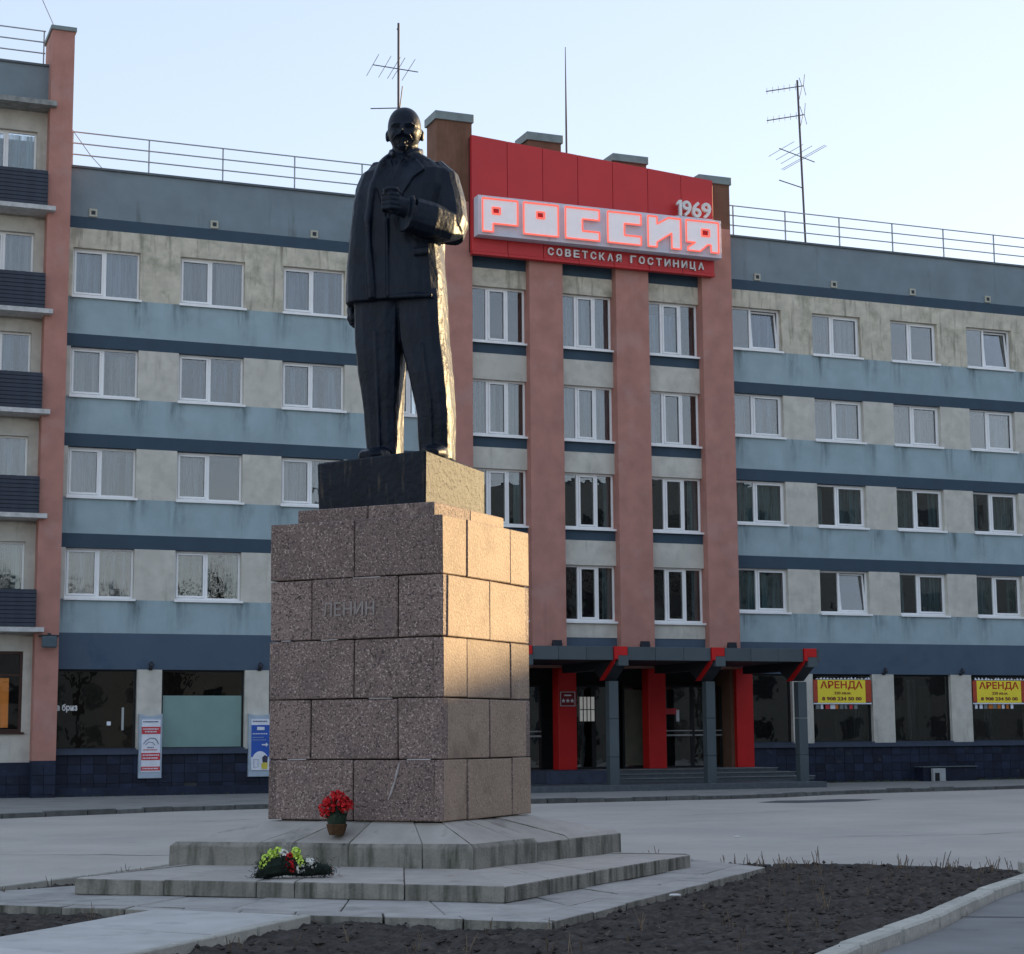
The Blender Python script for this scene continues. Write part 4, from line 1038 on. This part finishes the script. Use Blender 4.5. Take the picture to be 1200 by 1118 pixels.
# fist: palm, four curled fingers and thumb
pc = Vector((.075, -.68, 8.09))
F.ell(pc, (.12, .10, .13))
for k in range(4):
    z = 8.185-k*.056; sz = (.034, .034, .033, .029)[k]
    F.limb([(.14, -.72, z), (.05, -.795, z+.004), (-.045, -.775, z), (-.06, -.70, z-.004), (.0, -.66, z-.004)], [sz]*5, [sz*.95]*5, p=2.2, n=10)
F.limb([(.13, -.64, 8.22), (.09, -.74, 8.265), (.02, -.80, 8.25), (-.03, -.815, 8.225)], [.045, .043, .038, .028], [.04, .038, .034, .026], p=2.2, n=10)
F.limb([(.23, -.58, 8.04), (.12, -.66, 8.07)], [.10, .095], [.12, .12], p=2.4)
# hanging hand (viewer left) with curled fingers
F.ell((-.655, .0, 6.94), (.075, .11, .13))
for k in range(4):
    y = -.085+k*.052; F.limb([(-.66, y, 6.92), (-.675, y-.01, 6.82), (-.645, y-.01, 6.75), (-.60, y, 6.77)], [.03]*4, [.028]*4, p=2.2, n=8, ref=(0, 1, 0))
F.limb([(-.64, -.09, 6.94), (-.63, -.13, 6.86), (-.62, -.12, 6.79)], [.032, .03, .024], [.032, .03, .024], p=2.2, n=8, ref=(0, 1, 0))
# lapels, jacket edge, tie, collar
def plate(pts, y0s, th):
    f_ = [(p[0], y, p[1]) for p, y in zip(pts, y0s)]; b_ = [(x, y+th, z) for x, y, z in f_]; n = len(pts)
    F.poly(f_+b_, [tuple(range(n)), tuple(range(2*n-1, n-1, -1))]+[(i, (i+1) % n, n+(i+1) % n, n+i) for i in range(n)])
plate([(-.09, 8.02), (.24, 8.52), (.37, 8.62), (.23, 8.80), (.16, 8.80), (.055, 8.52)], [-.415, -.40, -.36, -.25, -.22, -.36], .10)
plate([(-.12, 8.02), (-.02, 8.52), (-.10, 8.82), (-.2, 8.78), (-.26, 8.50)], [-.42, -.375, -.24, -.22, -.38], .08)
plate([(-.035, 8.42), (.06, 8.42), (.05, 8.74), (.075, 8.80), (.0, 8.80), (.01, 8.74)], [-.385, -.385, -.30, -.27, -.27, -.30], .05)
F.limb([(-.09, -.40, 7.0), (-.095, -.405, 7.5), (-.10, -.41, 8.0)], [.018]*3, [.018]*3, p=2, n=8)
F.limb([(-.06, -.24, 8.86), (-.14, -.08, 8.94), (-.12, .12, 8.99), (.05, .19, 9.02), (.21, .12, 8.98), (.22, -.08, 8.93), (.12, -.23, 8.84)], [.02, .028, .03, .03, .03, .028, .02], [.035, .05, .055, .055, .055, .05, .035], p=2.6, n=10)
# lower edge fold of the jacket, pocket flap
F.limb([(-.05, -.395, 7.0), (.25, -.40, 7.0), (.47, -.36, 7.0)], [.02]*3, [.03]*3, p=2, n=8)
F.limb([(.24, -.405, 7.55), (.44, -.39, 7.57)], [.018]*2, [.05]*2, p=3, n=8)
# trouser creases
F.limb([(-.235, -.245, 5.1), (-.25, -.265, 5.7), (-.27, -.31, 6.6)], [.02]*3, [.02]*3, p=2, n=8)
F.limb([(.44, -.30, 5.1), (.44, -.335, 5.6), (.33, -.33, 6.4)], [.02]*3, [.02]*3, p=2, n=8)
# neck
F.limb([(.04, .04, 8.70), (.035, .0, 8.92), (.03, -.02, 9.12)], [.165, .160, .165], [.165, .155, .165], p=2.2)
# head, displaced sphere; local: -y is the face
HC = Vector((.03, -.04, 9.235)); HR = Matrix.Rotation(R(9), 3, 'Z') @ Matrix.Rotation(R(5), 3, 'X')
def gs(x, z, cx, cz, sx, sz): return math.exp(-((x-cx)/sx)**2-((z-cz)/sz)**2)
hv = []; hn, hm = 72, 54; o = len(F.v)
for i in range(hm+1):
    t = math.pi*i/hm
    for j in range(hn):
        a = 2*math.pi*j/hn
        x, y, z = math.sin(t)*math.cos(a), math.sin(t)*math.sin(a), math.cos(t)
        taper = 1-.16*max(0, -z-.1)          # narrower jaw
        bx_ = (abs(x)**2.6+abs(y)**2.6+abs(z)**2.6)**(-1/2.6)*.35+.65
        px, py, pz = x*.213*taper*bx_, y*.245*bx_, z*.295*bx_
        if y < 0 and z < 0: py = -abs(y)**.75*.235   # fuller lower face
        if z > 0: px *= 1+.03*z
        X, Z = px/.2, pz/.3; fw = max(0., -y)**.6 if y < 0 else 0
        d = 0
        d += .018*gs(abs(X), Z, .30, .08, .34, .09)     # brow ridge
        d -= .022*gs(abs(X), Z, .40, -.07, .19, .075)      # eye sockets
        d += .018*gs(abs(X), Z, .40, -.075, .10, .04)     # eyeballs / lids
        d += .030*gs(abs(X), Z, .58, -.25, .2, .13)      # cheekbones
        d -= .018*gs(abs(X), Z, .52, -.50, .14, .14)     # cheek hollows
        d += .030*gs(X, Z, 0, -.02, .10, .12)            # nose bridge
        d += .075*gs(X, Z, 0, -.17, .115, .12)+.02*gs(abs(X), Z, .14, -.21, .08, .06)
        d += .026*gs(abs(X), Z, .22, -.35, .24, .06)    # moustache
        d -= .014*gs(X, Z, 0, -.44, .22, .025)
        d += .016*gs(X, Z, 0, -.48, .16, .035)          # lower lip
        d -= .010*gs(X, Z, 0, -.55, .2, .03)
        d += .055*gs(X, Z, 0, -.82, .30, .18)            # beard
        q = Vector((px, py-d*fw, pz))
        F.v.append(tuple(HC+HR @ q))
for i in range(hm):
    for j in range(hn): F.f.append((o+i*hn+j, o+(i+1)*hn+j, o+(i+1)*hn+(j+1) % hn, o+i*hn+(j+1) % hn))
def hp_(x, y, z): return HC+HR @ Vector((x, y, z))
for s_ in (-1, 1):
    F.ell(hp_(s_*.222, .03, -.062), (.026, .045, .078))
    F.limb([hp_(s_*.02, -.280, -.092), hp_(s_*.085, -.265, -.112), hp_(s_*.128, -.215, -.172)], [.018, .018, .011], [.017, .018, .010], p=2.2, n=10)
    F.limb([hp_(s_*.03, -.262, .035), hp_(s_*.10, -.248, .045), hp_(s_*.16, -.19, .02)], [.012, .012, .009], [.010, .010, .008], p=2.2, n=8)
F.limb([hp_(0, -.23, -.175), hp_(0, -.25, -.24), hp_(0, -.215, -.31)], [.075, .07, .03], [.045, .05, .03], p=2.2, n=12)
me = F.mesh('figure', bronze)
fo = obj('figure', me, stt)
rm = fo.modifiers.new('r', 'REMESH'); rm.mode = 'VOXEL'; rm.voxel_size = .0125; rm.use_smooth_shade = False
sm = fo.modifiers.new('s', 'SMOOTH'); sm.iterations = 2; sm.factor = .5
m2 = eval_mesh(fo, 'figure', bronze)
fo.modifiers.clear(); fo.data = m2
nv_ = len(m2.vertices)
cs_ = [0.]*(nv_*3); ns_ = [0.]*(nv_*3)
m2.vertices.foreach_get('co', cs_); m2.vertices.foreach_get('normal', ns_)
for i in range(nv_):          # hand-hewn surface
    x, y, z = cs_[3*i:3*i+3]
    if z < 8.93 and not (abs(x-.05) < .26 and y < -.55):
        k = noise.noise(Vector((x*9, y*9, z*4)))*.006+noise.noise(Vector((x*22, y*22, z*9)))*.003
        for q_ in range(3): cs_[3*i+q_] += ns_[3*i+q_]*k
m2.vertices.foreach_set('co', cs_); m2.update()
for p in m2.polygons: p.use_smooth = False
fo.location = (0, 0, -4.338); fo.rotation_euler = (0, 0, R(14))

# ------------------------------------------------------------------ flowers
def blossom(c, r, mat, par, name='flower_head', n=34, sd=0):
    rr = random.Random(sd); mb = MB(); c = Vector(c)
    for k in range(n):
        d = Vector((rr.gauss(0, 1), rr.gauss(0, 1), rr.gauss(.3, 1))).normalized(); u = d.orthogonal().normalized(); v = d.cross(u)
        p = c+d*r*rr.uniform(.55, .95); s = r*rr.uniform(.35, .55)
        mb.poly([p-u*s*.7, p+d*s*.4-v*s*.7, p+u*s*.7+d*s*.2, p+d*s*.5+v*s*.7], [(0, 1, 2, 3)])
    return mb.build(name, mat, par)
pot = thing('flower_basket', 'small brown basket of red carnations standing against the pedestal', 'flower basket', (-2.02, 21.33, .515))
MB().tube([(0, 0, 0), (0, 0, .06), (0, 0, .115), (0, 0, .125)], [.085, .105, .12, .11], 16).build('basket', potm, pot, smooth=False)
rr = random.Random(3); lf = MB()
for k in range(170):
    a = rr.uniform(0, 6.28); h = rr.uniform(.1, .33); r = rr.uniform(.0, .115)*(.75+h); p = Vector((math.cos(a)*r, math.sin(a)*r, h))
    d = Vector((math.cos(a)*.5, math.sin(a)*.5, 1)).normalized(); s_ = d.orthogonal().normalized()*rr.uniform(.006, .014); L = rr.uniform(.04, .1)
    lf.poly([p-s_, p+s_, p+d*L+s_*.3, p+d*L-s_*.3], [(0, 1, 2, 3)])
lf.tube([(0, 0, .1), (0, 0, .2), (0, 0, .27)], [.1, .115, .07], 10)
lf.build('foliage', leafm, pot)
for k, (x, y, z) in enumerate(((-.15, -.03, .30), (-.105, -.05, .36), (-.04, -.03, .43), (.03, -.03, .45), (.02, -.07, .37), (.09, -.04, .38), (.14, -.03, .33), (-.06, -.08, .31), (-.13, -.05, .25), (.08, -.07, .31))):
    blossom((x, y, z), .062, redfl, pot, sd=k, n=48)
    MB().tube([(x*.3, y*.3, .12), (x, y, z-.03)], .005, 5).build('stem', leafm, pot)
wr = thing('wreath', 'dark green pine spray with lime, white and red flowers leaning on the steps', 'wreath', (-2.29, 19.62, .165), R(-18))
nd = MB(); rr = random.Random(9)
AX = [Vector((-.36, -.10, -.02)), Vector((-.26, -.12, .10)), Vector((-.08, -.05, .15)), Vector((.12, .0, .10)), Vector((.38, .06, .08))]
def axp(t): t *= 4; i = min(3, int(t)); return AX[i]+(AX[i+1]-AX[i])*(t-i)
for k in range(2600):
    t = rr.random(); p = axp(t)+Vector((rr.gauss(0, .045), rr.gauss(0, .055), rr.gauss(0, .06*(1.25-t*.7))))
    d = Vector((rr.uniform(-1, 1), rr.uniform(-1, .3), rr.uniform(-.7, .6))).normalized(); s_ = d.orthogonal().normalized()*.004; L = rr.uniform(.03, .075)
    nd.poly([p-s_, p+s_, p+d*L], [(0, 1, 2)])
nd.tube([AX[0], AX[1], AX[2], AX[3], AX[4]], [.06, .105, .12, .085, .04], 8)
nd.tube([AX[0], AX[0]+Vector((.03, -.08, -.12)), AX[0]+Vector((.13, -.1, -.17))], [.04, .05, .02], 7)
nd.build('foliage', pineM, wr)
for k, (x, y, z, m) in enumerate(((-.25, -.16, .20, lime), (-.20, -.14, .25, lime), (-.14, -.12, .27, lime), (-.27, -.18, .14, lime), (-.08, -.11, .25, whitefl), (-.05, -.15, .19, pineM),
        (.0, -.13, .15, redfl), (.02, -.1, .11, redfl), (-.03, -.1, .22, redfl), (.04, -.05, .27, lime), (.06, -.07, .21, lime), (.09, -.06, .15, lime), (.10, -.08, .10, whitefl), (.17, -.02, .16, whitefl), (.20, -.02, .13, whitefl), (-.02, -.16, .13, pineM))):
    blossom((x, y, z), .052, m, wr, sd=50+k, n=40)
pt2 = blossom((0, 0, 0), .04, redfl, None, 'fallen_flower', 24, 99); pt2.location = (-1.96, 20.0, .20)
tag(pt2, 'single red flower head fallen on the lower step beside the wreath', 'flower')

# dry stems in the bed
rr = random.Random(21)
def stem_mesh(sd):
    q = random.Random(sd); mb = MB()
    for k in range(q.choice([2, 3, 3, 4])):
        a = q.uniform(0, 6.28); l = q.uniform(.08, .22); dx, dy = math.cos(a)*q.uniform(.1, .5)*l, math.sin(a)*q.uniform(.1, .5)*l
        b = Vector((q.uniform(-.03, .03), q.uniform(-.03, .03), 0)); m = b+Vector((dx*.5, dy*.5, l*.5)); e = b+Vector((dx*1.1, dy*1.1, l))
        mb.tube([b, m, e], [.006, .005, .0035], 5)
        if q.random() < .5: mb.tube([m, m+Vector((-dx*.5+.02, dy*.3, l*.3))], [.004, .0025], 4)
    return mb.mesh('rose_stub', stemm)
SM = [stem_mesh(k) for k in range(9)]
def place_stem(x, y, s=1.):
    o = obj('rose_stub', rr.choice(SM), None, (x, y, soil_z(x, y)-.01), (rr.uniform(-.1, .1), rr.uniform(-.1, .1), rr.uniform(0, 6.28)))
    o.scale = (s, s, s*rr.uniform(.8, 1.3))
    tag(o, 'short dry pruned rose stub standing in the dark soil bed', 'plant', 'pruned rose stubs in the flower bed')
n_ = 0
while n_ < 44:           # along the far edge, seen against the road
    t = rr.random(); x = .9+t*5.2; y = 25.5-abs(x-.9)*.38-rr.random()*.7
    if inside(x, y, ISL): place_stem(x, y, rr.uniform(.7, 1.15)); n_ += 1
n_ = 0
SQ = [SL, (.7, 16.3), (3.5, 23.2), (0, 27)]
PQ = [(-3.5, 18.2), (-7, 9), (-4.6, 7.5), (-1.7, 17.4)]
while n_ < 70:
    x, y = rr.uniform(-6, 6.2), rr.uniform(13.8, 24)
    if inside(x, y, ISL) and not inside(x, y, SQ) and not inside(x, y, PQ) and abs(x) < .29*y: place_stem(x, y, rr.uniform(.5, .95)); n_ += 1
for x, y in ((-5.7, 19.9), (-5.4, 20.6), (-5.2, 21.2), (-4.95, 21.9), (-4.8, 22.6), (-4.75, 23.0), (-4.6, 23.4), (-5.5, 20.3), (-5.05, 21.6)): place_stem(x, y, .8)
lt = MB()
for k in range(700):
    x, y = rr.uniform(-6, 6.2), rr.uniform(12.8, 24.5)
    if not inside(x, y, ISL): continue
    a = rr.uniform(0, 6.28); L = rr.uniform(.02, .07); z = soil_z(x, y)+.012
    lt.tube([(x, y, z), (x+math.cos(a)*L, y+math.sin(a)*L, z+rr.uniform(-.005, .02))], .003, 4)
tag(lt.build('dead_twigs', stemm), 'scattered dead twigs and leaf stalks on the soil', 'litter', kind='stuff')

# ------------------------------------------------------------------ across the square, outside the frame: what the windows mirror and what shades the ground
def far_block(name, lb, a, b, h, depth):
    a, b = Vector((a[0], a[1], 0)), Vector((b[0], b[1], 0)); d = b-a; L = d.length
    t = thing(name, lb, 'building', a, math.atan2(d.y, d.x))
    MB().box(0, L, 0, depth, -.3, h).build('wall', rustw, t)
    MB().box(-.3, L+.3, -.3, depth+.3, h, h+.25).build('roof', roofedge, t)
    wm = MB().box(0, 1.5, -.03, .0, 0, 1.6).mesh('window', M('far_window', (.05, .06, .07), rough=.15))
    n = int(L/3.2)
    for r in range(int((h-1)/3.1)):
        for c in range(n): obj('window', wm, t, (1+c*3.2, 0, 1.2+r*3.1))
    return t
far_block('office_building', 'long five storey block facing the hotel across the square', (43, -4), (88, 46), 20.5, -12)
far_block('shop_building', 'low block closing the east side of the square beside the hotel', (81, 41), (41.6, 85), 14.65, -10)
far_block('corner_building', 'low block behind the photographer across the road', (-10, -50), (50, -14), 9.5, -10)
def bare_tree(x, y, h, sd, lb):
    q = random.Random(sd); t = thing('bare_tree', lb, 'tree', (x, y, -.2), 0, 'bare trees across the square')
    MB().tube([(0, 0, 0), (.05, 0, h*.2), (0, .1, h*.42)], [.3, .24, .17], 8).build('trunk', barkm, t)
    cr = MB()
    def br(p, d, L, r, n):
        e = p+d*L; cr.tube([p, p+d*L*.5+Vector((q.uniform(-.1, .1), q.uniform(-.1, .1), .05))*L*.3, e], [r, r*.8, r*.6], 4)
        if n == 0: return
        for k in range(q.choice([3, 3, 4])):
            nd_ = (d+Vector((q.gauss(0, .5), q.gauss(0, .5), q.gauss(.12, .3)))).normalized(); br(p+d*L*q.uniform(.5, 1), nd_, L*q.uniform(.6, .8), r*.6, n-1)
    for k in range(5):
        a = k*1.256+q.uniform(-.3, .3); br(Vector((0, .05, h*q.uniform(.25, .42))), Vector((math.cos(a)*.6, math.sin(a)*.6, 1)).normalized(), h*.22, .12, 4)
    cr.build('crown', barkm, t)
for k, (x, y, h) in enumerate(((24, -6, 15), (31, -4, 16), (20, -12, 16), (37, -14, 18), (15, -18, 16), (28, -18, 18), (46, 2, 19), (55, 12, 20), (26, 2, 14), (33, -10, 17), (23, -22, 18), (60, 20, 20))):
    bare_tree(x, y, h, 100+k, 'tall bare tree standing across the square from the hotel')
